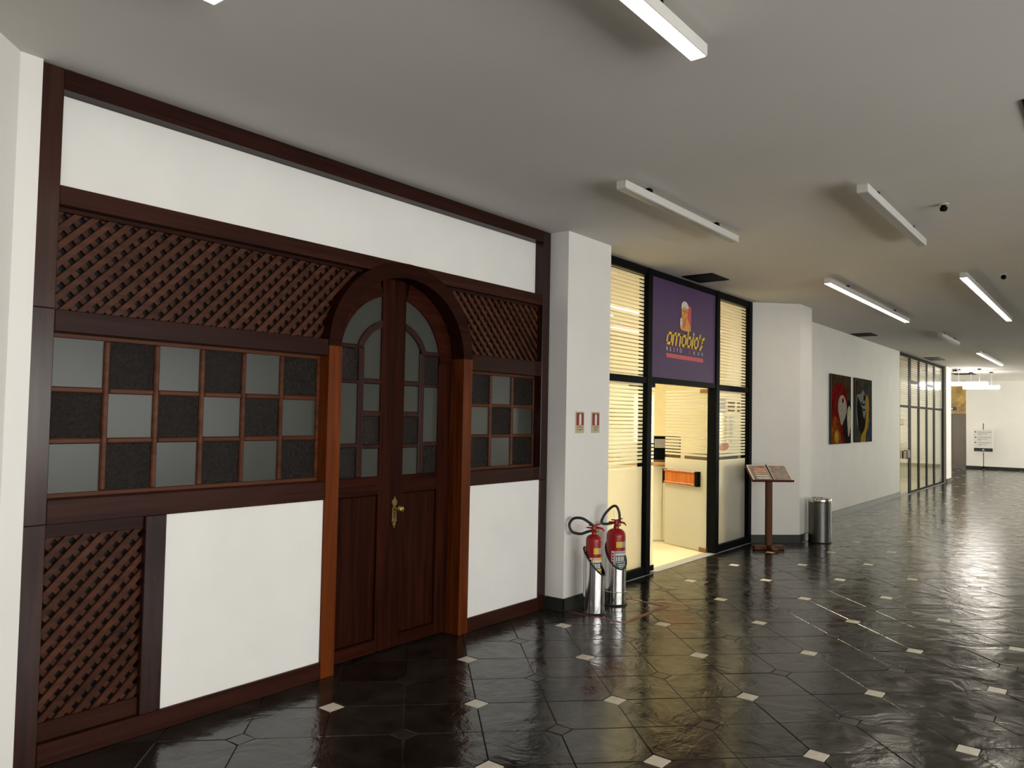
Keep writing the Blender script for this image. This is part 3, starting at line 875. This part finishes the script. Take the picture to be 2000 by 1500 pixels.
for i in range(14):
    xx = -1.7 + i * .15
    MB().box(xx + .003, xx + .147, 0, .02, 0.02, .99).build('board', 'cream_board', ct, bevel=.004)
MB().box(-1.72, .47, -.03, .6, 1.0, 1.04).build('counter_top', 'counter_top', ct, bevel=.006)
for nm, lab, cat, bx_, mt in (('coffee_machine', 'dark appliance standing on the restaurant counter', 'appliance', (.0, .40, .15, .5, 0, .34), 'black_metal'),
                            ('cash_register', 'small dark till on the restaurant counter', 'till', (-.42, -.12, .1, .4, 0, .17), 'black_metal')):
    t = thing(nm, lab, cat, (9.38, 4.87, 1.04), rot=(0, 0, -PI / 4))
    MB().box(*bx_).build('housing', mt, t, bevel=.01)
    MB().box(bx_[0] + .03, bx_[1] - .03, bx_[2] - .012, bx_[2], bx_[5] * .55, bx_[5] * .9).build('display', 'label_grey', t, bevel=.003)
    MB().box(bx_[0] + .02, bx_[1] - .02, bx_[2] - .06, bx_[2], .0, .03).build('tray', 'brushed_steel', t, bevel=.003)
for px, py, wh in ((7.3, 6.2, 'behind the frosted pane'), (9.6, 6.6, 'above the service counter')):
    t = thing('ceiling_panel_light', 'warm lit square restaurant ceiling light ' + wh, 'lamp', (px, py, CEIL), 'restaurant ceiling lights')
    MB().box(-.62, .62, -.62, .62, -.05, 0).build('housing', 'lamp_white', t, bevel=.004)
    MB().box(-.58, .58, -.58, .58, -.058, -.05).build('diffuser', 'warm_lit', t)
t = thing('shading_cabinet', 'added dark cabinet shading the frosted pane beside the glass door', 'cabinet', (9.82, 4.28, 0))  # put close to the glass so that it darkens the frosted film
MB().box(-.40, .40, -.20, .20, .06, 1.17).build('body', 'label_dark', t, bevel=.006)
MB().box(-.36, .36, -.215, -.20, .12, 1.10).build('door', 'label_grey', t, bevel=.004)
MB().box(-.38, .38, -.20, .20, 0, .06).build('plinth', 'black_metal', t)
# stickers on the right pane
st = thing('notice_stickers', 'payment and opening hour stickers on the pane beside the menu stand', 'sticker', (9.63, GY - .002, 1.2))
for k in range(4): MB().box(-.36, -.18, -.001, .001, .505 + k * .05, .540 + k * .05).build('sticker_bar', 'label_yellow' if k == 9 else 'cream_board', st)
for k in range(3):
    MB().box(-.10, .12, -.001, .001, .53 + k * .05, .55 + k * .05).build('print_line', 'print_brown', st)
    MB().box(.20, .30, -.001, .001, .53 + k * .05, .55 + k * .05).build('print_line', 'print_brown', st)
for k in range(7):
    MB().box(-.20, -.14, -.001, .001, .14 + k * .05, .165 + k * .05).build('card_logo', 'label_white', st)
    MB().box(-.06, .06, -.001, .001, .14 + k * .05, .165 + k * .05).build('card_logo', 'label_white', st)
MB().xz(smooth_poly([(-.36, .05), (-.20, .03), (-.06, .08), (-.12, .13), (-.34, .11)]), -.001, .001).build('round_badge', 'menu_orange', st)

# ================================================================== FAR GLASS PARTITION
gp = thing('glass_partition', 'tall glass partition with slim black mullions near the hall end', 'partition', (21.6, 3.87, 0))
def g2(name, mb, mats, bevel=.003):
    o = mb.build(name, mats, gp, bevel=bevel); o.location = (-21.6, -3.87, 0); return o
M2 = [(18.93, 18.97), (19.87, 20.12), (20.93, 21.12), (21.93, 22.10), (22.90, 23.10), (24.2, 24.36)]
for a, c in M2: g2('mullion', MB().box(a, c, 3.862, 3.887, 0, 3.2), 'black_metal')
for i, ((a, c), (a2, c2)) in enumerate(zip(M2[:-1], M2[1:])):
    g2('top_rail', MB().box(c, a2, 3.864, 3.885, 3.13, 3.2), 'black_metal')
    g2('transom', MB().box(c, a2, 3.864, 3.885, 1.975, 2.025), 'black_metal')
    g2('pane', MB().box(c, a2, 3.870, 3.878, 2.025, 3.13), 'film_glass_upper', 0)
    if i in (1, 3): g2('transom', MB().box(c, a2, 3.864, 3.885, 2.55, 2.62), 'black_metal')
    if i:
        g2('bottom_rail', MB().box(c, a2, 3.864, 3.885, 0, .05), 'black_metal')
        g2('pane', MB().box(c, a2, 3.870, 3.878, .05, 1.975), 'clear_glass', 0)
d5 = thing('door_5', 'glass door leaf with broad wooden handle at the far partition', 'door', (18.97, 3.874, 0), kind='structure')
MB().box(0.005, .895, -.004, .004, .015, 1.97).build('pane', 'film_glass_door', d5)
h = MB().box(.10, .80, -.06, -.03, .83, 1.0).build('pull_handle', 'stand_wood', d5, bevel=.004)
MB().box(.42, .50, -.065, .0, .82, 1.01).build('handle_bracket', 'black_metal', h)
struct('trim_3', MB().box(18.93, 24.36, 3.83, 3.97, -.02, .004), 'label_grey', 'pale stone threshold below the far glass partition')
# room behind the far partition
struct('floor', MB().box(18.8, 24.9, 3.92, 7.0, -.12, .0), 'cream_floor', 'pale floor of the room behind the far partition')
wall('wall_back', [(18.8, 6.8), (25.0, 6.8), (25.0, 7.0), (18.8, 7.0)], 'cream_board', 'cream rear wall behind the far partition')
wall('wall_inner', [(18.8, 4.2), (18.93, 4.2), (18.93, 6.8), (18.8, 6.8)], 'cream_board', 'cream side wall behind the far partition')
wall('wall_inner', [(24.9, 4.2), (25.0, 4.2), (25.0, 6.8), (24.9, 6.8)], 'cream_board', 'cream end wall behind the far partition')
t = thing('ceiling_panel_light', 'lit ceiling light in the room behind the far partition', 'lamp', (21.8, 5.4, CEIL))
MB().box(-1.4, 1.4, -.3, .3, -.05, 0).build('housing', 'lamp_white', t, bevel=.004)
MB().box(-1.36, 1.36, -.26, .26, -.058, -.05).build('diffuser', 'room_lit', t)

# ================================================================== CEILING LIGHTS, VENTS, SPRINKLERS
def linear_light(x0, x1, y, lit, label, group):
    L = x1 - x0; zb = 3.115
    t = thing('linear_ceiling_light', label, 'lamp', ((x0 + x1) / 2, y, CEIL), group)
    MB().box(-L / 2, L / 2, -.037, .037, -.034 - .055, -.034).build('housing', 'lamp_white', t, bevel=.004)
    MB().box(-L / 2 + .012, L / 2 - .012, -.031, .031, -.034 - .0575, -.034 - .050).build('diffuser', 'lamp_lit' if lit else 'lamp_diffuser_off', t)
    for fx in (-.30, .30):
        MB().box(fx * L - .025, fx * L + .025, -.015, .015, -.036, 0).build('bracket', 'black_metal', t)
    return t
GL = 'linear lights on the hall ceiling'
linear_light(-0.35, 1.547, 2.585, True, 'lit white linear light above the timber facade', GL)
linear_light(1.08, 2.975, 1.365, True, 'lit white linear light ahead of the facade door', GL)
linear_light(4.40, 6.30, 2.555, False, 'unlit white linear light in front of the extinguisher column', GL)
linear_light(5.34, 7.26, 1.310, False, 'unlit white linear light next to the black sprinkler', GL)
linear_light(8.70, 12.70, 2.49, True, 'long lit linear light in front of the menu stand', GL)
linear_light(9.06, 13.20, 1.255, True, 'long lit linear light farther from the glass shopfront', GL)
linear_light(14.94, 16.80, 2.42, False, 'unlit linear light in front of the parrot paintings', GL)
linear_light(18.95, 23.10, 2.36, True, 'long lit linear light in front of the far glass partition', GL)
def vent(x0, x1, y0, y1, label):
    t = thing('ceiling_vent', label, 'vent', ((x0 + x1) / 2, (y0 + y1) / 2, CEIL), 'ceiling air vents')
    hx, hy = (x1 - x0) / 2, (y1 - y0) / 2
    MB().box(-hx + .02, hx - .02, -hy + .02, hy - .02, -.002, 0).build('backing', 'black_board', t)
    for bx_ in ((-hx, hx, -hy, -hy + .025), (-hx, hx, hy - .025, hy), (-hx, -hx + .025, -hy + .025, hy - .025), (hx - .025, hx, -hy + .025, hy - .025)):
        MB().box(*bx_, -.010, 0).build('frame', 'black_metal', t, bevel=.002)
    n = max(4, int(2 * hy / .055))
    for i in range(n):
        y = -hy + .035 + (2 * hy - .07) * (i + .5) / n
        MB().add([(-hx + .025, y - .014, -.001), (hx - .025, y - .014, -.001), (hx - .025, y + .012, -.012), (-hx + .025, y + .012, -.012),
                  (-hx + .025, y - .014, -.003), (hx - .025, y - .014, -.003), (hx - .025, y + .012, -.015), (-hx + .025, y + .012, -.015)],
                 [(0, 1, 2, 3), (7, 6, 5, 4), (0, 4, 5, 1), (1, 5, 6, 2), (2, 6, 7, 3), (3, 7, 4, 0)]).build('louver', 'black_metal', t)
    return t
vent(7.94, 8.41, 3.47, 3.83, 'dark louvred vent above the purple restaurant sign')
vent(14.75, 15.25, 3.47, 3.82, 'dark louvred vent above the parrot paintings')
vent(20.9, 21.9, 3.42, 3.75, 'dark louvred vent above the far glass partition')
vent(27.8, 28.6, 3.6, 4.2, 'dark louvred vent beyond the last column')
vent(4.45, 4.95, 0.0, 0.365, 'dark louvred vent on the open side of the hall')
def sprinkler(x, y, label):
    t = thing('sprinkler', label, 'sprinkler', (x, y, CEIL), 'ceiling sprinklers')
    MB().lathe([(.030, 0), (.036, -.004), (.034, -.008), (.014, -.012)][::-1], n=18).build('escutcheon', 'lamp_white', t, smooth=True)
    MB().lathe([(.016, -.055), (.024, -.045), (.026, -.030), (.018, -.020), (.015, -.010)], n=16).build('head', 'black_metal', t, smooth=True)
    MB().lathe([(.004, -.062), (.010, -.056), (.010, -.050)], n=12).build('deflector', 'steel', t)
sprinkler(6.284, .992, 'black sprinkler head beside an unlit linear light')
sprinkler(9.577, .958, 'black sprinkler head beside a long lit light')
t = thing('dome_camera', 'small black dome camera on the ceiling by the last column', 'camera', (25.45, 3.74, CEIL))
MB().lathe([(.02, -.10), (.06, -.08), (.075, -.04), (.08, -.03)], n=18).build('dome', 'black_rubber', t, smooth=True)
MB().lathe([(.09, -.03), (.095, -.01), (.09, 0)], n=18).build('base', 'lamp_white', t, smooth=True)
for (px, ya, yb, z, lab) in ((25.7, 2.956, 3.90, 2.775, 'lit white pendant tube hanging nearer the last column'), (27.4, 2.85, 3.82, 2.745, 'lit white pendant tube hanging nearer the end wall'),
                         (27.4, .3, 1.27, 2.745, 'lit white pendant tube added out of view to brighten the end wall')):  # third tube is an extra lamp, out of view, for the end wall
    t = thing('pendant_light', lab, 'lamp', (px, (ya + yb) / 2, CEIL), 'hanging tube lights')
    hl = (yb - ya) / 2
    MB().tube([(0, -hl, z - CEIL), (0, -hl + .02, z - CEIL), (0, hl - .02, z - CEIL), (0, hl, z - CEIL)], [.03, .055, .055, .03], 14).build('tube', 'pendant_lit', t, smooth=True)
    for fy in (-.55, .55):
        MB().tube([(0, fy * hl, z - CEIL + .05), (0, fy * hl, 0)], .004, 6).build('wire', 'lamp_white', t)
        MB().lathe([(.05, -.03), (.05, 0)], (0, fy * hl, 0), 12).build('ceiling_rose', 'black_metal', t)

# ================================================================== EXTINGUISHERS
def cut_cylinder(r, h_at, z0, n=40, th=.003):
    """open tube whose upper rim follows h_at(angle)"""
    b = MB(); vs = []
    for i in range(n):
        a = 2 * PI * i / n; c, s = math.cos(a), math.sin(a); h = h_at(a)
        vs += [(r * c, r * s, z0), (r * c, r * s, h), ((r - th) * c, (r - th) * s, h), ((r - th) * c, (r - th) * s, z0)]
    fs = []
    for i in range(n):
        j = (i + 1) % n
        for k in range(4): fs.append((i * 4 + k, j * 4 + k, j * 4 + (k + 1) % 4, i * 4 + (k + 1) % 4))
    return b.add(vs, fs)
def ext_stand(loc, r, hi, lo, face, ring, label, slope=1.0):
    t = thing('extinguisher_stand', label, 'stand', loc, 'extinguisher stands')
    def h_at(a):
        k = .5 - .5 * math.cos(a - face)       # 0 on the open side, 1 at the back
        return lo + (hi - lo) * k ** slope
    cut_cylinder(r, h_at, .012).build('tube', 'steel', t, smooth=True)
    n = 48
    MB().tube([((r - .0015) * math.cos(2 * PI * i / n), (r - .0015) * math.sin(2 * PI * i / n), h_at(2 * PI * i / n)) for i in range(n)], .0075, 8, closed=True).build('rubber_rim', 'black_rubber', t, smooth=True)
    MB().lathe([(r + .012, 0), (r + .013, .006), (r + .002, .014), (r - .01, .014)], n=40).build('foot_ring', 'black_rubber', t, smooth=True)
    MB().lathe([(r - .006, .120), (r - .006, .1495)], n=32).build('support_plate', 'brushed_steel', t)
    if ring: MB().tube([((r + .001) * math.cos(2 * PI * i / n), (r + .001) * math.sin(2 * PI * i / n), .118) for i in range(n)], .003, 6, closed=True).build('band', 'steel', t, smooth=True)
    return t, h_at
def curved_label(name, r, a0, a1, z0, z1, mat, parent, n=8, off=.0008):
    b = MB(); vs = []
    for i in range(n + 1):
        a = a0 + (a1 - a0) * i / n
        for rr in (r + off, r + .0001):
            for z in (z0, z1): vs.append((rr * math.cos(a), rr * math.sin(a), z))
    fs = []
    for i in range(n):
        p, q = i * 4, (i + 1) * 4
        fs += [(p, q, q + 1, p + 1), (p + 2, p + 3, q + 3, q + 2), (p + 1, q + 1, q + 3, p + 3), (p, p + 2, q + 2, q)]
    fs += [(0, 1, 3, 2), (n * 4, n * 4 + 2, n * 4 + 3, n * 4 + 1)]
    return b.add(vs, fs).build(name, mat, parent, smooth=False)
VIEW = math.radians(212)      # direction from the extinguishers towards the viewer
def extinguisher(loc, r, h, label, lower, hose, band):
    t = thing('fire_extinguisher', label, 'extinguisher', loc, 'fire extinguishers')
    z0 = .02
    prof = [(r * .8, z0), (r * .97, z0 + .012), (r, z0 + .03), (r, h - r * .75), (r * .96, h - r * .5), (r * .80, h - r * .22), (r * .5, h - r * .05), (r * .30, h), (r * .28, h + .02)]
    MB().lathe(prof, n=40).build('cylinder', 'red_paint', t, smooth=True)
    v = MB().lathe([(.020, h + .015), (.022, h + .03), (.017, h + .034), (.017, h + .065), (.012, h + .075)], n=16).build('valve', 'red_paint', t, smooth=True)
    ca, sa = math.cos(VIEW + PI / 2), math.sin(VIEW + PI / 2)     # sideways as seen by the viewer (to the right)
    P = lambda u, z, d=0: (ca * u + math.cos(VIEW) * d, sa * u + math.sin(VIEW) * d, z)
    MB().tube([P(-.065, h + .055), P(-.02, h + .052), P(.03, h + .058), P(.07, h + .048), P(.085, h + .028)], [.005, .009, .010, .008, .005], 8).build('carry_handle', 'red_paint', v, smooth=True)
    MB().tube([P(-.045, h + .075), P(.0, h + .070), P(.055, h + .088)], [.005, .008, .005], 8).build('squeeze_lever', 'red_paint', v, smooth=True)
    MB().lathe([(.014, 0), (.016, .004), (.016, .012), (.012, .016)], (P(.022, h + .036, .016)), 14, 'Y').build('gauge', 'brass', v, smooth=True)
    pts = smooth_poly(hose, 6)
    MB().tube([P(u, z, .0) for u, z in hose_path(hose)], .0115, 10).build('hose', 'black_rubber', t, smooth=True)
    MB().tube([P(-.02, h + .07), P(-.021, h + .11), P(-.026, h + .15)], .0012, 5).build('seal_wire', 'brushed_steel', v)
    # labels, facing the viewer's right
    c = VIEW + .55
    curved_label('label', r, c - .55, c + .1, h - .155, h - .105, 'label_yellow', t)
    curved_label('label', r, c + .1, c + .75, h - .155, h - .105, 'label_grey', t)
    zt = h - .185
    curved_label('label', r, c - 1.05, c - .72, zt - .20, zt, 'label_white', t)
    for k in range(7): curved_label('print', r, c - .99, c - .80, zt - .03 - k * .025, zt - .014 - k * .025, 'red_print' if band == 'label_green' else 'label_dark', t, n=3, off=.0014)
    curved_label('label', r, c - .66, c + .75, zt - .21, zt, 'label_white', t, n=14)
    curved_label('print', r, c - .64, c + .75, zt - .022, zt - .004, 'label_grey' if band == 'label_green' else band, t, n=14, off=.0014)
    curved_label('print', r, c - .60, c + .75, zt - .092, zt - .038, 'label_dark', t, n=14, off=.0014)
    for k, (a0, a1) in enumerate(((-.55, -.44), (-.34, -.20), (-.12, -.06), (.02, .14), (.22, .34))):
        curved_label('print', r, c + a0, c + a1, zt - .086, zt - .046, 'label_white', t, n=3, off=.002)
    curved_label('print', r, c - .62, c + .75, zt - .175, zt - .096, band, t, n=14, off=.0014)
    for k in range(4): curved_label('print', r, c - .30, c + .6, zt - .118 - k * .016, zt - .112 - k * .016, 'label_white' if band == 'label_green' else 'label_dark', t, n=8, off=.002)
    return t
def hose_path(pts, n=7):
    out = []; k = len(pts)
    for i in range(k - 1):
        p0, p1, p2, p3 = pts[max(0, i - 1)], pts[i], pts[i + 1], pts[min(k - 1, i + 2)]
        for j in range(n):
            t = j / n
            out.append(tuple(0.5 * ((2 * p1[c]) + (-p0[c] + p2[c]) * t + (2 * p0[c] - 5 * p1[c] + 4 * p2[c] - p3[c]) * t * t
                       + (-p0[c] + 3 * p1[c] - 3 * p2[c] + p3[c]) * t ** 3) for c in (0, 1)))
    out.append(pts[-1]); return out
E1, E2 = (5.625, 3.475), (6.02, 3.50)
ext_stand((E1[0], E1[1], 0), .090, .535, .315, VIEW + 1.25, False, 'steel tube stand with steep slanted rim beside the column corner')
ext_stand((E2[0], E2[1], 0), .092, .54, .315, VIEW + .55, True, 'steel tube stand with a band near its foot, by the glass')
extinguisher((E1[0] - .012, E1[1] + .0, .13), .066, .52, 'slim red fire extinguisher with round hose loop beside the column corner', 0,
             [(.0, .585), (-.04, .615), (-.10, .648), (-.17, .645), (-.205, .595), (-.18, .535), (-.11, .520), (-.05, .540), (-.008, .552)], 'label_yellow')
extinguisher((E2[0], E2[1], .13), .084, .525, 'wide red fire extinguisher with raised hose loop, by the glass', 0,
             [(.03, .585), (.025, .66), (.0, .715), (-.04, .71), (-.10, .645), (-.128, .575), (-.09, .56), (-.015, .575)], 'label_green')
def ext_sign(x, lab, line2):
    t = thing('extinguisher_sign', lab, 'sign', (x, 3.69, 1.485), 'extinguisher signs on the column')
    MB().box(-.068, .068, -.004, 0, 0, .185).build('sign_plate', 'label_beige', t, bevel=.001)
    MB().box(-.056, .056, -.0055, -.004, .066, .174).build('red_field', 'red_print', t)
    MB().xz([(-.016, .07), (.016, .07), (.016, .150), (.008, .166), (-.008, .166), (-.016, .150)], -.007, -.0055).build('extinguisher_symbol', 'label_white', t)
    text('EXTINTOR', .019, 'print_brown', t, (0, -.0045, .050))
    text(line2, .021 if len(line2) < 6 else .016, 'print_brown', t, (0, -.0045, .028))
ext_sign(5.70, 'red extinguisher sign with longer wording, nearer the timber facade', 'PÓ QUÍMICO')
ext_sign(5.955, 'red extinguisher sign with short wording, nearer the glass shopfront', 'ÁGUA')
# red floor marking
t = thing('floor_marking', 'faded red square line painted on the floor around the extinguishers', 'marking', (5.88, 3.39, 0))
for (x0, x1, y0, y1) in ((5.50, 6.28, 3.105, 3.145), (5.50, 5.54, 3.145, 3.66), (6.24, 6.28, 3.145, 3.66)):
    MB().box(x0 - 5.88, x1 - 5.88, y0 - 3.39, y1 - 3.39, 0.0002, 0.0012).build('painted_line', 'red_tape', t)

# ================================================================== MENU STAND, BIN, PAINTINGS
ms = thing('menu_stand', 'brown wooden post stand with crossed feet in front of the white column', 'stand', (9.84, 3.52, 0), rot=(0, 0, -PI / 4))
MB().box(-.038, .038, -.03, .03, .05, .90).build('post', 'stand_wood', ms, bevel=.006)
MB().box(-.20, .20, -.035, .035, 0, .055).build('foot', 'stand_wood', ms, bevel=.008)
MB().add([(-.035, -.20, 0), (.035, -.20, 0), (.035, .20, 0), (-.035, .20, 0), (-.035, -.20, .03), (.035, -.20, .03), (.035, .20, .03), (-.035, .20, .03), (-.035, 0, .065), (.035, 0, .065)],
         [(0, 3, 2, 1), (0, 1, 5, 4), (2, 3, 7, 6), (4, 5, 9, 8), (8, 9, 6, 7), (1, 2, 6, 9, 5), (0, 4, 8, 7, 3)]).build('foot', 'stand_wood', ms)
tl = math.radians(38)
ty = MB().box(-.275, .275, -.14, .14, -.02, -.004).build('tray', 'stand_wood', ms, bevel=.003, loc=(.02, .03, .96), rot=(tl, 0, 0))
MB().box(-.275, .275, -.152, -.14, -.02, .012).build('ledge', 'stand_wood', ty, bevel=.003)
mn = thing('open_menu', 'open two page restaurant menu lying on the wooden stand', 'menu', (9.84, 3.52, .96), rot=(0, 0, -PI / 4))
for sx_, nm in ((-1, 'page'), (1, 'page')):
    x0, x1 = (-.255, -.012) if sx_ < 0 else (.012, .255)
    pg = MB().box(x0, x1, -.135, .135, 0, .006).build(nm, 'menu_tan', mn, loc=(.02, .03, 0.0), rot=(tl, 0, 0))
    for bx_ in ((x0 - .006, x0 + .008, -.14, .14), (x1 - .008, x1 + .006, -.14, .14), (x0, x1, .128, .140)):
        MB().box(*bx_, -.002, .009).build('page_frame', 'menu_frame', pg)
    if sx_ < 0:
        for k in range(5): MB().box(x0 + .055, x1 - .02, -.115 + k * .042, -.092 + k * .042, .006, .0068).build('menu_picture', 'menu_orange' if k > 1 else 'label_white', pg)
    else:
        MB().box(x0 + .08, x0 + .17, .085, .095, .006, .0068).build('heading', 'label_beige', pg)
        for k in range(6): MB().box(x0 + .09, x1 - .05, -.10 + k * .028, -.093 + k * .028, .006, .0068).build('menu_line', 'label_grey', pg)
MB().box(-.014, .010, -.14, .14, -.002, .012).build('spine', 'black_rubber', mn, loc=(.02, .03, 0), rot=(tl, 0, 0))

bn = thing('trash_can', 'round brushed steel litter bin in front of the white column', 'bin', (10.95, 3.22, 0))
MB().lathe([(.140, .012), (.146, .015), (.146, .54)], n=48).build('body', 'brushed_steel', bn, smooth=True)
MB().lathe([(.148, .54), (.150, .545), (.149, .58), (.143, .592), (.120, .592), (.112, .575), (.112, .555)], n=48).build('lid_ring', 'steel', bn, smooth=True)
MB().lathe([(.150, 0), (.151, .010), (.142, .014)], n=48).build('foot_ring', 'black_rubber', bn, smooth=True)
an = math.radians(222)
MB().box(.1455, .1475, -.003, .003, .016, .538).build('seam', 'label_dark', bn, rot=(0, 0, an))

def painting(x0, x1, z0, z1, label, base_mat, shapes):
    t = thing('painting', label, 'painting', ((x0 + x1) / 2, 3.857, z0), 'parrot paintings')
    W, H = x1 - x0, z1 - z0
    MB().box(-W / 2, W / 2, -.035, 0, 0, H).build('canvas', base_mat, t, bevel=.003)
    MB().box(-W / 2 - .002, -W / 2 + .004, -.0354, -.002, 0.002, H - .002).build('canvas_edge', 'label_dark', t)
    for k, (nm, mt, pts) in enumerate(shapes):
        pl = smooth_poly([(min(1.0, max(0.0, u)), min(1.0, max(0.0, v))) for u, v in pts], 5)
        pl = [(min(.998, max(.002, u)), min(.998, max(.002, v))) for u, v in pl]
        MB().xz([((u - .5) * W, (1 - v) * H) for u, v in pl], -.0356 - .0007 * k, -.035).build(nm, mt, t)
    return t
plain('paint_brown', (0.062, 0.040, 0.022), 0.6, spec=0.0, var=0.45, scale=5)
plain('paint_red', (0.15, 0.012, 0.010), 0.6, spec=0.0, var=0.4, scale=9)
plain('paint_orange', (0.20, 0.055, 0.012), 0.6, spec=0.0, var=0.6, scale=16)
plain('paint_yellow', (0.40, 0.24, 0.035), 0.6, spec=0.0, var=0.3, scale=14)
plain('paint_pale', (0.36, 0.31, 0.25), 0.6, spec=0.0, var=0.35, scale=22)
plain('paint_cream', (0.50, 0.44, 0.32), 0.6, spec=0.0, var=0.15, scale=6)
plain('paint_black', (0.018, 0.017, 0.016), 0.6, spec=0.0, var=0.3)
plain('paint_grey', (0.058, 0.058, 0.048), 0.6, spec=0.0, var=0.35, scale=7)
plain('paint_blue', (0.045, 0.060, 0.075), 0.6, spec=0.0, var=0.4, scale=9)
plain('paint_bluegrey', (0.20, 0.22, 0.21), 0.6, spec=0.0, var=0.3, scale=9)
painting(13.615, 14.815, 1.243, 2.43, 'painting of a red macaw with white face on a brown ground', 'paint_brown', [
    ('painted_dark', 'paint_black', [(.55, .35), (.95, .38), (1.0, .60), (1.0, 1.0), (.5, 1.0), (.5, .7)]),  # dark area of the picture around the beak
    ('painted_plumage', 'paint_red', [(.02, .30), (.12, .17), (.38, .11), (.66, .17), (.80, .33), (.76, .52), (.55, .75), (.62, 1.0), (.0, 1.0), (.0, .6)]),
    ('painted_feathers', 'paint_orange', [(.02, .72), (.22, .60), (.38, .78), (.50, 1.0), (.02, 1.0)]),
    ('painted_feathers', 'paint_yellow', [(.14, .88), (.28, .80), (.36, .93), (.24, .99)]),
    ('painted_face', 'paint_pale', [(.32, .48), (.38, .34), (.56, .29), (.72, .38), (.76, .52), (.66, .63), (.50, .73), (.40, .62)]),
    ('painted_eye', 'paint_black', [(.52, .36), (.56, .33), (.60, .36), (.58, .41), (.53, .40)]),
    ('painted_beak', 'paint_cream', [(.80, .52), (.90, .44), (.98, .52), (1.0, .66), (.94, .80), (.86, .90), (.80, .70)])])
painting(15.12, 16.315, 1.25, 2.435, 'painting of a dark macaw with yellow throat on a grey ground', 'paint_grey', [
    ('painted_ground', 'paint_brown', [(.0, .10), (.25, .12), (.30, .25), (.12, .4), (.05, .9), (.3, 1.0), (.0, 1.0)]),
    ('painted_ground', 'paint_blue', [(.70, .55), (1.0, .40), (1.0, 1.0), (.68, 1.0)]),
    ('painted_beak', 'paint_black', [(.10, .30), (.22, .24), (.34, .42), (.52, .62), (.56, .72), (.40, .88), (.22, .80), (.08, .55)]),
    ('painted_throat', 'paint_yellow', [(.62, .26), (.76, .30), (.80, .45), (.76, .72), (.62, .86), (.56, 1.0), (.32, 1.0), (.36, .88), (.54, .78), (.62, .58)]),
    ('painted_face', 'paint_bluegrey', [(.10, .26), (.30, .24), (.44, .18), (.56, .26), (.62, .36), (.60, .52), (.48, .62), (.38, .48), (.24, .36)]),
    ('painted_edge', 'paint_bluegrey', [(.06, .30), (.10, .28), (.07, .50), (.14, .72), (.11, .72), (.03, .52)]),
    ('painted_line', 'paint_black', [(.30, .36), (.46, .40), (.60, .38), (.46, .43), (.32, .40)]),
    ('painted_line', 'paint_black', [(.34, .44), (.46, .48), (.60, .47), (.46, .51)]),
    ('painted_eye', 'paint_black', [(.46, .26), (.54, .26), (.56, .33), (.48, .34)])])

# ================================================================== FAR END
es = thing('notice_stand', 'slim floor stand holding a white printed notice at the end wall', 'stand', (32.72, 3.92, 0))
MB().tube([(0, 0, .02), (.0, 0, 1.66)], .012, 8).build('pole', 'black_metal', es)
for a in range(3):
    an = a * 2 * PI / 3 + .5
    MB().tube([(0, 0, .10), (.16 * math.cos(an), .16 * math.sin(an), .012)], .010, 6).build('leg', 'black_metal', es)
bd = MB().box(-.03, -.015, -.30, .30, .615, 1.43).build('board', 'label_white', es, bevel=.002)
MB().box(-.036, -.030, -.29, .29, .65, .77).build('footer_band', 'label_dark', bd)
MB().box(-.038, -.036, -.03, .03, .69, .73).build('logo', 'label_white', bd)
for k in range(3):
    z = 1.33 - k * .19
    MB().box(-.032, -.030, .22, .27, z, z + .035).build('bullet', 'label_dark', bd)
    MB().box(-.032, -.030, -.24, .17, z + .005, z + .025).build('text_line', 'grey_print', bd)
    MB().box(-.032, -.030, -.12, .17, z - .05, z - .035).build('text_line', 'grey_print', bd)
    MB().box(-.032, -.030, .06, .17, z - .09, z - .075).build('text_line', 'grey_print', bd)
fd = thing('door_6', 'plain grey door beside the bright end wall', 'door', (33.2, 4.77, 0), kind='structure')
MB().box(0, .04, -.245, .245, .01, 2.0).build('door_panel', 'far_door_grey', fd, bevel=.004)
MB().box(-.02, .05, -.27, -.245, 0, 2.0).build('jamb', 'slate_skirting', fd)
MB().lathe([(.02, 0), (.025, .03), (.018, .05)], (-.0, -.19, 1.0), 12, 'X').build('knob', 'brass', fd)
pl = thing('door_plate', 'small blue sign plate on the stone above the grey door', 'sign', (33.14, 4.93, 2.12))
MB().box(0, .01, -.10, .10, 0, .13).build('plate', 'blue_plate', pl)
MB().box(-.001, 0, .02, .08, .03, .10).build('symbol', 'label_white', pl)
# extinguishers and signs on the end wall beyond the picture edge (mirrored in the far partition)
for y, lab in ((1.05, 'red sign on the end wall, nearest the notice stand'), (0.72, 'middle red sign of the three on the end wall'), (0.2, 'red sign above the lone end wall extinguisher')):
    t = thing('extinguisher_sign', lab, 'sign', (33.0, y, 1.5), 'red signs on the end wall')
    MB().box(-.006, 0, -.09, .09, 0, .24).build('sign_plate', 'red_print', t)
    MB().box(-.008, -.006, -.025, .025, .07, .22).build('extinguisher_symbol', 'label_white', t)
for y, lab in ((0.78, 'red extinguisher on the end wall below a pair of red signs'), (0.2, 'red extinguisher on the end wall below a single red sign')):
    t = thing('fire_extinguisher', lab, 'extinguisher', (32.86, y, .35))
    MB().lathe([(.08, 0), (.085, .02), (.085, .42), (.05, .48), (.02, .5), (.02, .56)], n=20).build('cylinder', 'red_paint', t, smooth=True)
    MB().tube([(0, .02, .54), (0, .12, .62), (0, .22, .58), (0, .22, .48), (0, .10, .50)], .012, 8).build('hose', 'red_paint', t, smooth=True)
    MB().box(.08, .14, -.03, .03, .2, .3).build('wall_bracket', 'black_metal', t)
